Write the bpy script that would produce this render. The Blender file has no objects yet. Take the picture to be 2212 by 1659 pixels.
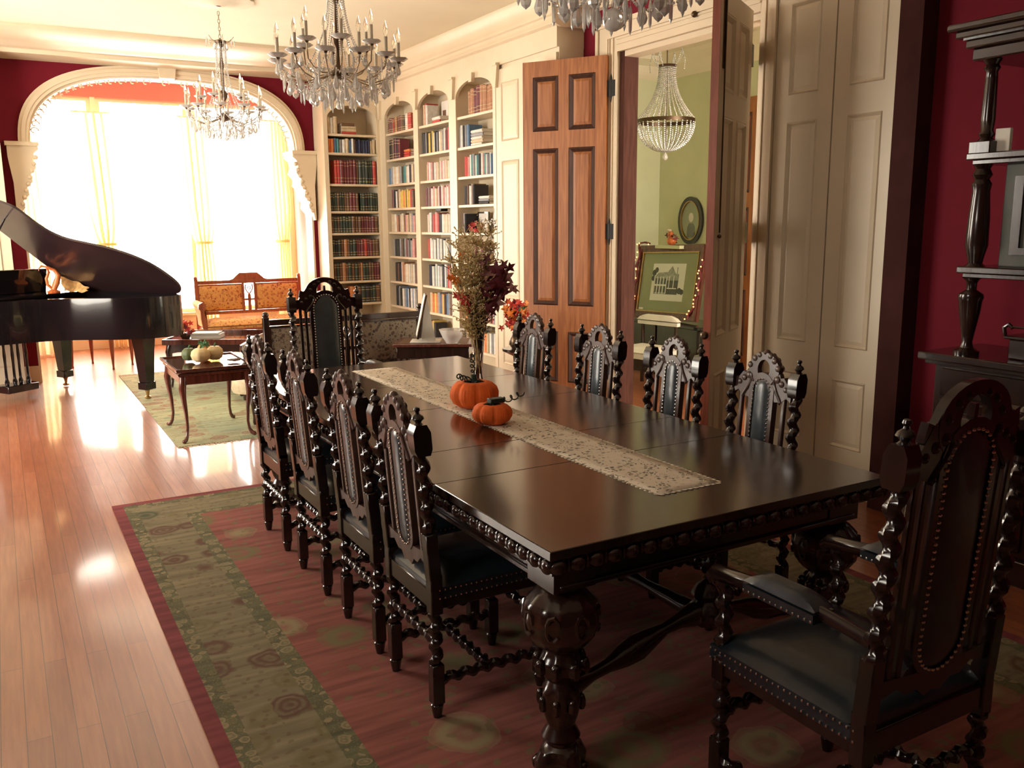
import bpy, math, random
from mathutils import Vector, Matrix
PI = math.pi
random.seed(7)
S = bpy.context.scene
C = S.collection
# ---------------------------------------------------------------- camera
cam_d = bpy.data.cameras.new('camera'); cam = bpy.data.objects.new('camera', cam_d); C.objects.link(cam)
cam_d.sensor_width = 36.0; cam_d.lens = 1907.0/2212*36.0; cam_d.clip_start = .05; cam_d.clip_end = 200
YAW, PITCH, ROLL = .5211, .1814, -.00816
_f = Vector((math.sin(YAW)*math.cos(PITCH), math.cos(YAW)*math.cos(PITCH), -math.sin(PITCH)))
_r = Vector((math.cos(YAW), -math.sin(YAW), 0)); _u = _r.cross(_f)
_r2 = math.cos(ROLL)*_r + math.sin(ROLL)*_u; _u2 = -math.sin(ROLL)*_r + math.cos(ROLL)*_u
cam.matrix_world = Matrix(((_r2.x, _u2.x, -_f.x, 0), (_r2.y, _u2.y, -_f.y, 0), (_r2.z, _u2.z, -_f.z, 1.62), (0, 0, 0, 1)))
S.camera = cam
# ---------------------------------------------------------------- world, exposure
W = bpy.data.worlds.new('world'); S.world = W; W.use_nodes = True
bg = W.node_tree.nodes['Background']; bg.inputs[0].default_value = (1.0, .93, .80, 1); bg.inputs[1].default_value = 15.0
S.view_settings.view_transform = 'Standard'; S.view_settings.look = 'None'; S.view_settings.gamma = 1
S.view_settings.exposure = 0.35; S.view_settings.use_curve_mapping = False
def portal(loc, rot, sx, sy, power=None, col=(1, .95, .85)):
    l = bpy.data.lights.new('daylight', 'AREA'); l.shape = 'RECTANGLE'; l.size = sx; l.size_y = sy
    o = bpy.data.objects.new('daylight', l); C.objects.link(o); o.location = loc; o.rotation_euler = rot
    if power is None: l.cycles.is_portal = True
    else: l.energy = power; l.color = col
    return o
portal((2.0, 13.14, 1.85), (-PI/2, 0, 0), 3.8, 3.1)              # bay windows
portal((-2.22, 7.6, 1.75), (0, -PI/2, 0), 2.3, 3.0)            # side window of the hall
portal((-2.22, 1.75, 2.4), (0, -PI/2, 0), .85, .9)
portal((5.6, 3.08, 1.8), (PI/2, 0, 0), 1.9, 2.8)               # window of the green room
# ---------------------------------------------------------------- materials
MATS = {}
def nmat(name):
    m = bpy.data.materials.new(name); m.use_nodes = True; MATS[name] = m
    return m, m.node_tree.nodes, m.node_tree.links, m.node_tree.nodes['Principled BSDF']
def ramp(n, stops):
    r = n.new('ShaderNodeValToRGB'); e = r.color_ramp.elements
    while len(e) > 1: e.remove(e[-1])
    e[0].position = stops[0][0]; e[0].color = (*stops[0][1], 1)
    for p, c in stops[1:]:
        k = e.new(p); k.color = (*c, 1)
    return r
def tex_in(n, l, scale=(1, 1, 1), coord='Object', rot=(0, 0, 0)):
    t = n.new('ShaderNodeTexCoord'); m = n.new('ShaderNodeMapping'); m.inputs['Scale'].default_value = scale; m.inputs['Rotation'].default_value = rot
    l.new(t.outputs[coord], m.inputs[0]); return m.outputs[0]
def bump(n, l, b, h, s=.2, d=.01):
    k = n.new('ShaderNodeBump'); k.inputs['Strength'].default_value = s; k.inputs['Distance'].default_value = d
    l.new(h, k.inputs['Height']); l.new(k.outputs[0], b.inputs['Normal'])
def plain(name, col, rough=.6, var=.12, sc=8, metal=0, coat=0, bmp=0, spec=.5):
    m, n, l, b = nmat(name)
    nz = n.new('ShaderNodeTexNoise'); nz.inputs['Scale'].default_value = sc; nz.inputs['Detail'].default_value = 5
    l.new(tex_in(n, l), nz.inputs[0])
    a = tuple(max(0, c*(1-var)) for c in col); z = tuple(min(1, c*(1+var)) for c in col)
    r = ramp(n, [(.3, a), (.7, z)]); l.new(nz.outputs[0], r.inputs[0]); l.new(r.outputs[0], b.inputs['Base Color'])
    b.inputs['Roughness'].default_value = rough; b.inputs['Metallic'].default_value = metal; b.inputs['Coat Weight'].default_value = coat
    b.inputs['Specular IOR Level'].default_value = spec
    if bmp: bump(n, l, b, nz.outputs[0], bmp)
    return m
def wood(name, c1, c2, rough=.35, sc=(14, 14, 1.2), coat=0, bmp=.08, nscale=3.0):
    m, n, l, b = nmat(name)
    v = tex_in(n, l, sc)
    a = n.new('ShaderNodeTexNoise'); a.inputs['Scale'].default_value = nscale; a.inputs['Detail'].default_value = 8; a.inputs['Distortion'].default_value = .6
    l.new(v, a.inputs[0]); r = ramp(n, [(.3, c1), (.7, c2)]); l.new(a.outputs[0], r.inputs[0]); l.new(r.outputs[0], b.inputs['Base Color'])
    b.inputs['Roughness'].default_value = rough; b.inputs['Coat Weight'].default_value = coat; b.inputs['Coat Roughness'].default_value = .12
    if bmp: bump(n, l, b, a.outputs[0], bmp, .004)
    return m
plain('cream', (.74, .62, .45), .42, .04, 3)
plain('ceiling_paint', (.80, .73, .56), .8, .03, 2)
wood('lining_wood', (.045, .014, .009), (.085, .030, .020), .75, bmp=.02)
MATS['lining_wood'].node_tree.nodes['Principled BSDF'].inputs['Specular IOR Level'].default_value = .15
plain('red_paint', (.16, .007, .018), .8, .06, 4, spec=.2)
plain('green_paint', (.60, .62, .40), .7, .04, 3)
plain('pink_paint', (.60, .15, .12), .6, .05, 3)
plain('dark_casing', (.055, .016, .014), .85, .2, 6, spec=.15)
wood('dark_wood', (.012, .005, .004), (.04, .016, .011), .22, coat=.5)
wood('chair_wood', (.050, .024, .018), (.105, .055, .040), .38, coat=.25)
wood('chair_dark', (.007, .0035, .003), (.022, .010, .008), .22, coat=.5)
wood('table_wood', (.018, .008, .0055), (.042, .020, .013), .18, (3, 26, 3), coat=.35, bmp=.02)
wood('oak', (.25, .078, .022), (.46, .175, .055), .45, (16, 16, 1.0))
wood('oak_dark', (.030, .010, .006), (.070, .024, .014), .5)
wood('red_wood', (.24, .055, .028), (.38, .10, .05), .4)
wood('mahogany', (.07, .018, .012), (.16, .045, .03), .2, coat=.5)
wood('sofa_wood', (.22, .06, .025), (.36, .12, .05), .3, coat=.3)
plain('black_lacquer', (.008, .006, .007), .12, .1, 3, coat=.6)
plain('piano_lid', (.028, .014, .016), .28, .2, 4, coat=.3)
plain('black_iron', (.006, .006, .006), .5, .2, 20)
plain('brass', (.45, .30, .12), .3, .1, 20, metal=1)
plain('bronze', (.12, .075, .045), .35, .15, 20, metal=.8)
plain('silver_nail', (.75, .70, .62), .25, .05, 30, metal=1)
plain('seat_leather', (.014, .019, .025), .28, .25, 14, coat=.2, bmp=.15)
plain('leather', (.045, .055, .064), .30, .25, 14, coat=.15, bmp=.15)
plain('white_cloth', (.75, .70, .62), .8, .05, 12)
plain('paper', (.75, .72, .66), .7, .04, 10)
plain('pumpkin_orange', (.80, .13, .012), .75, .12, 10, bmp=.2)
plain('felt_green', (.02, .045, .03), .9, .2, 15)
plain('vine_black', (.012, .018, .012), .5, .2, 20)
def glassy(name, rough=0.0, ior=1.5, col=(1, 1, 1)):
    m, n, l, b = nmat(name)
    b.inputs['Transmission Weight'].default_value = 1; b.inputs['IOR'].default_value = ior; b.inputs['Roughness'].default_value = rough
    b.inputs['Base Color'].default_value = (*col, 1)
    return m
glassy('crystal', 0.02, 1.6, (1, .985, .95)); MATS['crystal'].node_tree.nodes['Principled BSDF'].inputs['Transmission Weight'].default_value = .55
plain('polished_top', (.09, .026, .016), .07, .2, 6, coat=1.0)
glassy('clear_glass', 0, 1.45)
def thin_pane(name, gl=.06, tint=(1, 1, 1)):
    m, n, l, b = nmat(name); n.remove(b)
    t = n.new('ShaderNodeBsdfTransparent'); t.inputs[0].default_value = (*tint, 1)
    g = n.new('ShaderNodeBsdfGlossy'); g.inputs['Roughness'].default_value = .02
    mx = n.new('ShaderNodeMixShader'); mx.inputs[0].default_value = gl
    l.new(t.outputs[0], mx.inputs[1]); l.new(g.outputs[0], mx.inputs[2]); l.new(mx.outputs[0], n['Material Output'].inputs[0])
    return m
thin_pane('pane', .04)
def floor_mat():
    m, n, l, b = nmat('floor_boards')
    br = n.new('ShaderNodeTexBrick'); br.offset = .37; br.inputs['Scale'].default_value = 1; br.inputs['Mortar Size'].default_value = .0012
    br.inputs['Brick Width'].default_value = 1.5; br.inputs['Row Height'].default_value = .072; br.inputs['Bias'].default_value = -.1
    br.inputs['Color1'].default_value = (.0, 0, 0, 1); br.inputs['Color2'].default_value = (1, 1, 1, 1); br.inputs['Mortar'].default_value = (.5, .5, .5, 1)
    l.new(tex_in(n, l, rot=(0, 0, PI/2)), br.inputs[0])
    nz = n.new('ShaderNodeTexNoise'); nz.inputs['Scale'].default_value = 4; nz.inputs['Detail'].default_value = 9
    l.new(tex_in(n, l, (16, .9, 1)), nz.inputs[0])
    mx = n.new('ShaderNodeMix'); mx.data_type = 'FLOAT'; mx.inputs[0].default_value = .72
    l.new(br.outputs[0], mx.inputs[2]); l.new(nz.outputs[0], mx.inputs[3])
    r = ramp(n, [(.2, (.22, .058, .024)), (.5, (.31, .092, .038)), (.8, (.41, .145, .062))]); l.new(mx.outputs[0], r.inputs[0])
    mm = n.new('ShaderNodeMix'); mm.data_type = 'RGBA'; mm.inputs[7].default_value = (.05, .015, .008, 1)
    l.new(br.outputs[1], mm.inputs[0]); l.new(r.outputs[0], mm.inputs[6]); l.new(mm.outputs[2], b.inputs['Base Color'])
    n2 = n.new('ShaderNodeTexNoise'); n2.inputs['Scale'].default_value = 2.3; n2.inputs['Detail'].default_value = 6
    l.new(tex_in(n, l), n2.inputs[0])
    rr = n.new('ShaderNodeMapRange'); rr.inputs[3].default_value = .30; rr.inputs[4].default_value = .44; l.new(n2.outputs[0], rr.inputs[0])
    l.new(rr.outputs[0], b.inputs['Roughness'])
    ad = n.new('ShaderNodeMath'); ad.operation = 'SUBTRACT'; l.new(nz.outputs[0], ad.inputs[0]); l.new(br.outputs[1], ad.inputs[1])
    bump(n, l, b, ad.outputs[0], .12, .003); b.inputs['Coat Weight'].default_value = .45; b.inputs['Coat Roughness'].default_value = .09; b.inputs['Specular IOR Level'].default_value = .55
floor_mat()
# ---------------------------------------------------------------- mesh builder
class MB:
    def __init__(s): s.v = []; s.f = []; s.m = []; s.mi = 0; s.T = None
    def add(s, vs, fs, mi=None):
        b = len(s.v)
        if s.T is not None: vs = [s.T @ Vector(p) for p in vs]
        s.v.extend(tuple(p) for p in vs); s.f.extend(tuple(b+i for i in f) for f in fs); s.m.extend([s.mi if mi is None else mi]*len(fs)); return s
    def box(s, x0, x1, y0, y1, z0, z1):
        return s.add([(x0, y0, z0), (x1, y0, z0), (x1, y1, z0), (x0, y1, z0), (x0, y0, z1), (x1, y0, z1), (x1, y1, z1), (x0, y1, z1)],
                     [(0, 3, 2, 1), (4, 5, 6, 7), (0, 1, 5, 4), (1, 2, 6, 5), (2, 3, 7, 6), (3, 0, 4, 7)])
    def bbox(s, x0, x1, y0, y1, z0, z1, b=.004):                       # box with chamfered edges
        vs = []; idx = {}
        for ix, x in ((0, x0), (1, x1)):
            for iy, y in ((0, y0), (1, y1)):
                for iz, z in ((0, z0), (1, z1)):
                    dx, dy, dz = (b, -b)[ix], (b, -b)[iy], (b, -b)[iz]
                    for a in range(3):
                        idx[ix, iy, iz, a] = len(vs); vs.append((x+(0 if a == 0 else dx), y+(0 if a == 1 else dy), z+(0 if a == 2 else dz)))
        fs = []
        for a in range(3):
            o = [i for i in range(3) if i != a]
            for sd in (0, 1):
                q = []
                for u, w in ((0, 0), (1, 0), (1, 1), (0, 1)):
                    k = [0, 0, 0]; k[a] = sd; k[o[0]] = u; k[o[1]] = w; q.append(idx[k[0], k[1], k[2], a])
                if (sd == 0) == (a != 1): q.reverse()
                fs.append(q)
        for a in range(3):
            o = [i for i in range(3) if i != a]
            for u in (0, 1):
                for w in (0, 1):
                    k0 = [0]*3; k0[o[0]] = u; k0[o[1]] = w; k1 = list(k0); k1[a] = 1
                    fs.append([idx[(*k0, o[0])], idx[(*k1, o[0])], idx[(*k1, o[1])], idx[(*k0, o[1])]])
        for k in [(i, j, h) for i in (0, 1) for j in (0, 1) for h in (0, 1)]: fs.append([idx[(*k, 0)], idx[(*k, 1)], idx[(*k, 2)]])
        return s.add(vs, fs)
    def prism(s, poly, d0, d1, ax='y'):                                # 2-D outline extruded along an axis
        n = len(poly)
        def P(u, w, d): return {'y': (u, d, w), 'x': (d, u, w), 'z': (u, w, d)}[ax]
        vs = [P(u, w, d0) for u, w in poly]+[P(u, w, d1) for u, w in poly]
        return s.add(vs, [tuple(range(n))[::-1], tuple(range(n, 2*n))]+[(i, (i+1) % n, n+(i+1) % n, n+i) for i in range(n)])
    def ring(s, po, pi, d0, d1, ax='y'):                               # outline with a hole (equal point counts)
        n = len(po)
        def P(u, w, d): return {'y': (u, d, w), 'x': (d, u, w), 'z': (u, w, d)}[ax]
        vs = [P(*p, d0) for p in po]+[P(*p, d0) for p in pi]+[P(*p, d1) for p in po]+[P(*p, d1) for p in pi]
        fs = []
        for i in range(n):
            j = (i+1) % n
            fs += [(i, j, n+j, n+i), (2*n+i, 3*n+i, 3*n+j, 2*n+j), (i, 2*n+i, 2*n+j, j), (n+i, n+j, 3*n+j, 3*n+i)]
        return s.add(vs, fs)
    def lathe(s, prof, n=20, c=(0, 0, 0), flute=None):
        vs = []; fs = []
        for r, z in prof:
            for k in range(n):
                a = 2*PI*k/n; q = r*(1+(flute(a, z) if flute else 0)); vs.append((c[0]+q*math.cos(a), c[1]+q*math.sin(a), c[2]+z))
        for i in range(len(prof)-1):
            for k in range(n): fs.append((i*n+k, i*n+(k+1) % n, (i+1)*n+(k+1) % n, (i+1)*n+k))
        if prof[0][0] > 1e-5: fs.append(tuple(range(n))[::-1])
        if prof[-1][0] > 1e-5: fs.append(tuple((len(prof)-1)*n+k for k in range(n)))
        return s.add(vs, fs)
    def sweep(s, pts, rad, n=8, cap=True, twist=0, amp=0, lobes=1):
        pts = [Vector(p) for p in pts]; m = len(pts)
        rr = rad if isinstance(rad, (list, tuple)) else [rad]*m
        t0 = (pts[1]-pts[0]).normalized(); up = Vector((0, 0, 1)) if abs(t0.z) < .9 else Vector((1, 0, 0))
        u = t0.cross(up).normalized(); vs = []; fs = []; acc = 0
        for i, p in enumerate(pts):
            t = (pts[min(i+1, m-1)]-pts[max(i-1, 0)])
            t = t.normalized() if t.length > 1e-9 else t0
            u = (u-t*u.dot(t)); u = u.normalized() if u.length > 1e-6 else t.orthogonal().normalized(); w = t.cross(u)
            if i: acc += (pts[i]-pts[i-1]).length
            for k in range(n):
                a = 2*PI*k/n; r = rr[i]*(1+amp*math.cos(lobes*a-twist*acc)); vs.append(p+u*(r*math.cos(a))+w*(r*math.sin(a)))
        for i in range(m-1):
            for k in range(n): fs.append((i*n+k, i*n+(k+1) % n, (i+1)*n+(k+1) % n, (i+1)*n+k))
        if cap: fs += [tuple(range(n))[::-1], tuple((m-1)*n+k for k in range(n))]
        return s.add(vs, fs)
    def rope(s, p0, p1, r, pitch=.055, amp=.36, step=.009, n=8):       # barley-twist turning
        p0 = Vector(p0); p1 = Vector(p1); L = (p1-p0).length; m = max(4, int(L/step))
        return s.sweep([p0.lerp(p1, i/m) for i in range(m+1)], r, n, True, 2*PI/pitch, amp, 1)
    def ball(s, c, r, n=10, m=6, sq=(1, 1, 1)):
        vs = [(c[0], c[1], c[2]-r*sq[2])]; fs = []
        for i in range(1, m):
            ph = PI*i/m-PI/2
            for k in range(n):
                a = 2*PI*k/n; vs.append((c[0]+r*sq[0]*math.cos(ph)*math.cos(a), c[1]+r*sq[1]*math.cos(ph)*math.sin(a), c[2]+r*sq[2]*math.sin(ph)))
        vs.append((c[0], c[1], c[2]+r*sq[2])); t = len(vs)-1
        for k in range(n): fs.append((0, 1+(k+1) % n, 1+k)); fs.append((t, t-n+k, t-n+(k+1) % n))
        for i in range(m-2):
            for k in range(n): fs.append((1+i*n+k, 1+i*n+(k+1) % n, 1+(i+1)*n+(k+1) % n, 1+(i+1)*n+k))
        return s.add(vs, fs)
    def grid(s, fn, nu, nv, mi=None):
        vs = [fn(i/nu, j/nv) for j in range(nv+1) for i in range(nu+1)]
        return s.add(vs, [(j*(nu+1)+i, j*(nu+1)+i+1, (j+1)*(nu+1)+i+1, (j+1)*(nu+1)+i) for j in range(nv) for i in range(nu)], mi)
    def mesh(s, name, mats, ang=.7):
        me = bpy.data.meshes.new(name); me.from_pydata(s.v, [], s.f)
        if not isinstance(mats, (list, tuple)): mats = [mats]
        for q in mats: me.materials.append(MATS[q])
        if len(mats) > 1: me.polygons.foreach_set('material_index', s.m)
        me.update()
        import bmesh
        bm = bmesh.new(); bm.from_mesh(me); bmesh.ops.recalc_face_normals(bm, faces=bm.faces); bm.to_mesh(me); bm.free()
        me.polygons.foreach_set('use_smooth', [True]*len(me.polygons)); me.set_sharp_from_angle(angle=ang)
        return me
    def obj(s, name, mats, parent=None, ang=.7, loc=None, rz=0):
        o = bpy.data.objects.new(name, s.mesh(name, mats, ang)); C.objects.link(o)
        if parent is not None: o.parent = parent
        if loc is not None: o.location = loc
        if rz: o.rotation_euler = (0, 0, rz)
        return o
def tag(o, label=None, cat=None, group=None, kind=None):
    if label: o['label'] = label
    if cat: o['category'] = cat
    if group: o['group'] = group
    if kind: o['kind'] = kind
    return o
def thing(name, label, cat, loc=(0, 0, 0), rz=0, group=None):
    o = bpy.data.objects.new(name, None); C.objects.link(o); o.empty_display_size = .1
    o.location = loc; o.rotation_euler = (0, 0, rz); return tag(o, label, cat, group)
def struct(name, mb, mats, label=None, ang=.7):
    return tag(mb.obj(name, mats, None, ang), label, None, None, 'structure')
def sthing(name, label=None, loc=(0, 0, 0), rz=0):
    o = bpy.data.objects.new(name, None); C.objects.link(o); o.location = loc; o.rotation_euler = (0, 0, rz); return tag(o, label, None, None, 'structure')
def dup(root, loc=None, rz=None, label=None, group=None):
    r = root.copy(); C.objects.link(r)
    if loc is not None: r.location = loc
    if rz is not None: r.rotation_euler = (0, 0, rz)
    if label: r['label'] = label
    if group: r['group'] = group
    for ch in list(root.children):
        c = ch.copy(); C.objects.link(c); c.parent = r; c.matrix_parent_inverse = ch.matrix_parent_inverse
        for g in list(ch.children):
            d = g.copy(); C.objects.link(d); d.parent = c; d.matrix_parent_inverse = g.matrix_parent_inverse
    return r
def XF(loc=(0, 0, 0), rx=0, ry=0, rz=0, s=1):
    return Matrix.Translation(Vector(loc)) @ Matrix.Rotation(rz, 4, 'Z') @ Matrix.Rotation(ry, 4, 'Y') @ Matrix.Rotation(rx, 4, 'X') @ Matrix.Scale(s, 4)
def arc(cx, cz, rx, rz, a0, a1, n, e=2.0):
    o = []
    for i in range(n+1):
        a = a0+(a1-a0)*i/n; c, q = math.cos(a), math.sin(a)
        o.append((cx+rx*math.copysign(abs(c)**(2/e), c), cz+rz*math.copysign(abs(q)**(2/e), q)))
    return o
# ================================================================ THE SETTING
XW, YA, ZC = 4.26, 10.40, 3.42          # right wall, arch wall, ceiling
struct('floor', MB().box(-2.2, 7.0, -1.6, 13.05, -.08, 0), 'floor_boards', 'orange brown narrow oak strip floor running toward the bay')
struct('ceiling', MB().box(-2.2, 7.0, -1.6, 10.65, ZC, ZC+.1), 'ceiling_paint')
TW = .11
# right wall with door opening (y 4.24..5.72, z 0..2.89) and closet opening (3.2..4.1, 0..3.05)
m = MB()
for y0, y1, z0, z1 in ((-1.6, 3.2, 0, ZC), (3.2, 4.1, 3.05, ZC), (4.1, 4.24, 0, ZC), (4.24, 5.72, 2.89, ZC), (5.72, 10.65, 0, ZC)): m.box(XW, XW+TW, y0, y1, z0, z1)
struct('wall_right', m, 'red_paint', 'deep red painted side wall')
m = MB()
for y0, y1, z0, z1 in ((-1.6, 1.2, 0, ZC), (1.2, 2.2, 0, 1.9), (1.2, 2.2, 2.9, ZC), (2.2, 6.1, 0, ZC), (6.1, 9.1, 0, .6), (6.1, 9.1, 2.9, ZC), (9.1, 10.65, 0, ZC)): m.box(-2.2, -2.0, y0, y1, z0, z1)
struct('wall_left', m, 'red_paint')
struct('wall_back', MB().box(-2.2, 4.5, -1.7, -1.6, 0, ZC), 'dark_casing')
# window in the left wall (lights the floor, outside the frame)
m = MB()
m.box(-2.15, -2.05, 6.1, 6.17, .6, 2.9).box(-2.15, -2.05, 9.03, 9.1, .6, 2.9).box(-2.15, -2.05, 6.17, 9.03, .6, .67).box(-2.15, -2.05, 6.17, 9.03, 2.83, 2.9).box(-2.12, -2.08, 7.57, 7.63, .67, 2.83).box(-2.12, -2.08, 6.17, 9.03, 1.7, 1.75)
w = struct('window_5', m, 'cream'); MB().box(-2.102, -2.098, 6.17, 9.03, .67, 2.83).obj('pane', 'pane', w)
m = MB().box(-2.15, -2.05, 1.2, 1.25, 1.9, 2.9).box(-2.15, -2.05, 2.15, 2.2, 1.9, 2.9).box(-2.15, -2.05, 1.25, 2.15, 1.9, 1.95).box(-2.15, -2.05, 1.25, 2.15, 2.85, 2.9)
w = struct('window_6', m, 'cream'); MB().box(-2.102, -2.098, 1.25, 2.15, 1.95, 2.85).obj('pane', 'pane', w)
# arch wall
AX, ASP, ARX, ARZ, AE = 1.737, 2.39, 1.375, .79, 2.67
arch_in = arc(AX, ASP, ARX, ARZ, 0, PI, 40, AE)
hole = [(3.28, 0), (3.28, 1.95), (3.17, 2.25)]+arch_in+[(.31, 2.25), (.25, 1.95), (.25, 0)]
m = MB(); outer = [(XW, 0), (XW, ZC), (-2.2, ZC), (-2.2, 0)]
m.prism([(4.5, 0), (4.5, 3.6), (AX, 3.6)]+list(reversed([p for p in hole if p[0] >= AX-.001])), YA, YA+.25)
m.prism([(AX, 3.6), (-2.2, 3.6), (-2.2, 0)]+list(reversed([p for p in hole if p[0] <= AX+.001])), YA, YA+.25)
struct('wall_far', m, 'red_paint', 'magenta red wall with a wide basket arch opening to the bay')
# white soffit lining of the arch
h2 = [(AX+(x-AX)*.985, z-(.03 if 2 < z else 0)) for x, z in hole]
m = MB(); n_ = len(hole)
vs = [(x, YA+.002, z) for x, z in hole]+[(x, YA+.248, z) for x, z in hole]+[(x, YA+.002, z) for x, z in h2]+[(x, YA+.248, z) for x, z in h2]
fs = []
for i in range(n_-1): fs += [(i, i+1, n_+i+1, n_+i), (2*n_+i, 3*n_+i, 3*n_+i+1, 2*n_+i+1), (i, 2*n_+i, 2*n_+i+1, i+1), (n_+i, n_+i+1, 3*n_+i+1, 3*n_+i)]
m.add(vs, fs); struct('trim_1', m, 'cream', 'cream lining inside the wide arch')
# face moulding of the arch with keystone
po = arc(AX, ASP, ARX+.085, ARZ+.085, 0, PI, 48, AE); pi_ = arc(AX, ASP, ARX-.01, ARZ-.01, 0, PI, 48, AE); pm = arc(AX, ASP, ARX+.055, ARZ+.055, 0, PI, 48, AE)
m = MB()
for a, b, d in ((po, pi_, .045), (pm, arc(AX, ASP, ARX+.02, ARZ+.02, 0, PI, 48, AE), .06)):
    k = len(a)
    vs = [(x, YA-d, z) for x, z in a]+[(x, YA-d, z) for x, z in b]+[(x, YA, z) for x, z in a]+[(x, YA, z) for x, z in b]
    fs = []
    for i in range(k-1): fs += [(i, i+1, k+i+1, k+i), (i, 2*k+i, 2*k+i+1, i+1), (k+i, k+i+1, 3*k+i+1, 3*k+i)]
    m.add(vs, fs)
m.prism([(AX-.075, 3.15), (AX+.075, 3.15), (AX+.095, 3.30), (AX-.095, 3.30)], YA-.085, YA)
struct('trim_2', m, 'cream', 'cream arch moulding with a keystone at its crown')
# carved corbels at both springs of the arch
def corbel(sx, x0, name):
    o = [(0, 2.42), (.27, 2.42), (.28, 2.38), (.235, 2.34), (.22, 2.27), (.245, 2.20), (.19, 2.13), (.20, 2.06), (.145, 2.0), (.16, 1.93), (.10, 1.87), (.11, 1.80), (.06, 1.74), (.045, 1.66), (.03, 1.66), (.03, 2.05), (.0, 2.30)]
    m = MB().prism([(x0+sx*u, z) for u, z in o], YA-.09, YA+.27)
    m.box(min(x0-sx*.015, x0+sx*.285), max(x0-sx*.015, x0+sx*.285), YA-.11, YA+.28, 2.41, 2.45)
    for k in range(9): m.ball((x0+sx*(.245-.022*k), YA-.08, 2.30-.066*k), .026, 8, 5)
    struct(name, m, 'cream', 'carved cream corbel at the '+('left' if sx > 0 else 'right')+' spring of the arch')
corbel(1, .17, 'trim_3'); corbel(-1, 3.315, 'trim_4')
# fretwork curls inside the arch
m = MB()
for i in range(2, 39):
    x, z = arch_in[i]; x2, z2 = arch_in[i+1] if i < 39 else arch_in[i]
    q = Vector((AX-x, 0, 2.3-z)).normalized()
    pts = []
    for k in range(13):
        a = k/12*1.6*PI; r = .045*(1-k/16)
        c = Vector((x, YA+.12, z))+q*.06
        pts.append(c+Vector((math.cos(a)*r, 0, math.sin(a)*r)))
    m.sweep(pts, .007, 5)
    m.ball((x+q.x*.015, YA+.12, z+q.z*.015), .014, 6, 4)
struct('trim_5', m, 'cream', 'lacy cream fretwork curls lining the inside of the arch')
# cornice over the arch: stepped profile (y, z)
pf = [(9.50, ZC), (9.50, 3.395), (9.54, 3.375), (9.66, 3.345), (9.80, 3.335), (9.93, 3.33), (9.97, 3.305), (10.03, 3.302), (10.09, 3.30), (10.10, 3.262), (10.18, 3.262), (10.34, 3.25), (YA, 3.245), (YA, ZC)]
struct('trim_6', MB().prism(pf, -2.0, 4.0, 'x'), 'cream', 'deep stepped cream cornice across the arch wall')
# cornice of the right wall above the bookcases, returned at y=6.21
pr = [(4.27, ZC), (3.93, ZC), (3.93, 3.39), (3.955, 3.36), (3.965, 3.27), (3.96, 3.262), (3.96, 3.235), (3.98, 3.225), (3.98, 3.19), (3.972, 3.18), (3.972, 3.165), (4.0, 3.15), (4.0, 2.99), (4.27, 2.99)]
struct('trim_7', MB().prism(pr, 6.21, 10.03, 'y'), 'cream', 'cream cornice above the built-in bookcases')
m = MB().prism([(x-.015 if x < 4.2 else x, z) for x, z in pr[:-2]]+[(4.015, 3.14), (4.27, 3.14)], 6.18, 6.215, 'y')
struct('trim_8', m, 'cream')
pr2 = [(XW, ZC), (XW-.17, ZC), (XW-.17, 3.39), (XW-.13, 3.36), (XW-.10, 3.31), (XW-.03, 3.28), (XW-.03, 3.25), (XW, 3.24)]
struct('trim_9', MB().prism(pr2, -1.6, 6.18, 'y'), 'cream')
struct('trim_10', MB().prism([(-2.0, ZC), (-1.83, ZC), (-1.83, 3.39), (-1.87, 3.36), (-1.9, 3.31), (-1.97, 3.28), (-2.0, 3.24)], -1.6, 9.5, 'y'), 'cream')
struct('trim_18', MB().box(3.32, 4.0, 10.03, YA, 2.99, 3.33).box(3.30, 4.0, 10.01, 10.03, 3.13, 3.16), 'cream', 'cream frieze above the corner bookcase')
# door casing (doorway to green room); the left side is wider
def casing(name, y0, y1, zt, w=.17, mat='cream', label=None, x=XW, inner=.0):
    m = MB()
    for ya, yb in ((y0-w, y0), (y1, y1+w)):
        m.box(x-.03, x, ya, yb, 0, zt+w)
        m.box(x-.045, x-.03, ya if ya < y0-.01 else yb-.035, ya+.035 if ya < y0-.01 else yb, 0, zt+w)
        m.box(x-.04, x-.03, (ya+yb)/2-.03, (ya+yb)/2-.018, 0, zt+w).box(x-.04, x-.03, (ya+yb)/2+.018, (ya+yb)/2+.03, 0, zt+w)
    m.box(x-.031, x, y0, y1, zt, zt+w).box(x-.046, x-.03, y0-w, y1+w, zt+w-.035, zt+w)
    for d in (.05, .085): m.box(x-.041, x-.03, y0, y1, zt+d, zt+d+.012)
    return struct(name, m, mat, label)
casing('trim_11', 4.24, 5.72, 2.89, .14, 'cream', 'cream moulded casing around the doorway to the green room')
MB().ball((XW-.05, 4.83, 2.985), .022, 8, 5).obj('hook', 'bronze', bpy.data.objects['trim_11'])
struct('trim_22', MB().box(XW-.03, XW, 5.86, 5.99, 0, 3.12).box(XW-.045, XW-.03, 5.955, 5.99, 0, 3.12).box(XW-.03, XW, 4.10, 5.86, 3.03, 3.12).box(XW-.045, XW-.03, 4.10, 5.99, 3.085, 3.12), 'cream')
m = MB().box(XW-.001, XW+TW+.02, 5.66, 5.719, 0, 2.889)
struct('trim_12', m, 'lining_wood', 'dark brown wooden door lining, left side of the doorway')
m = MB().box(XW-.001, XW+TW+.02, 4.241, 4.255, 0, 2.889).box(XW-.001, XW+TW+.02, 4.255, 5.66, 2.85, 2.889)
struct('trim_13', m, 'cream')
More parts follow.
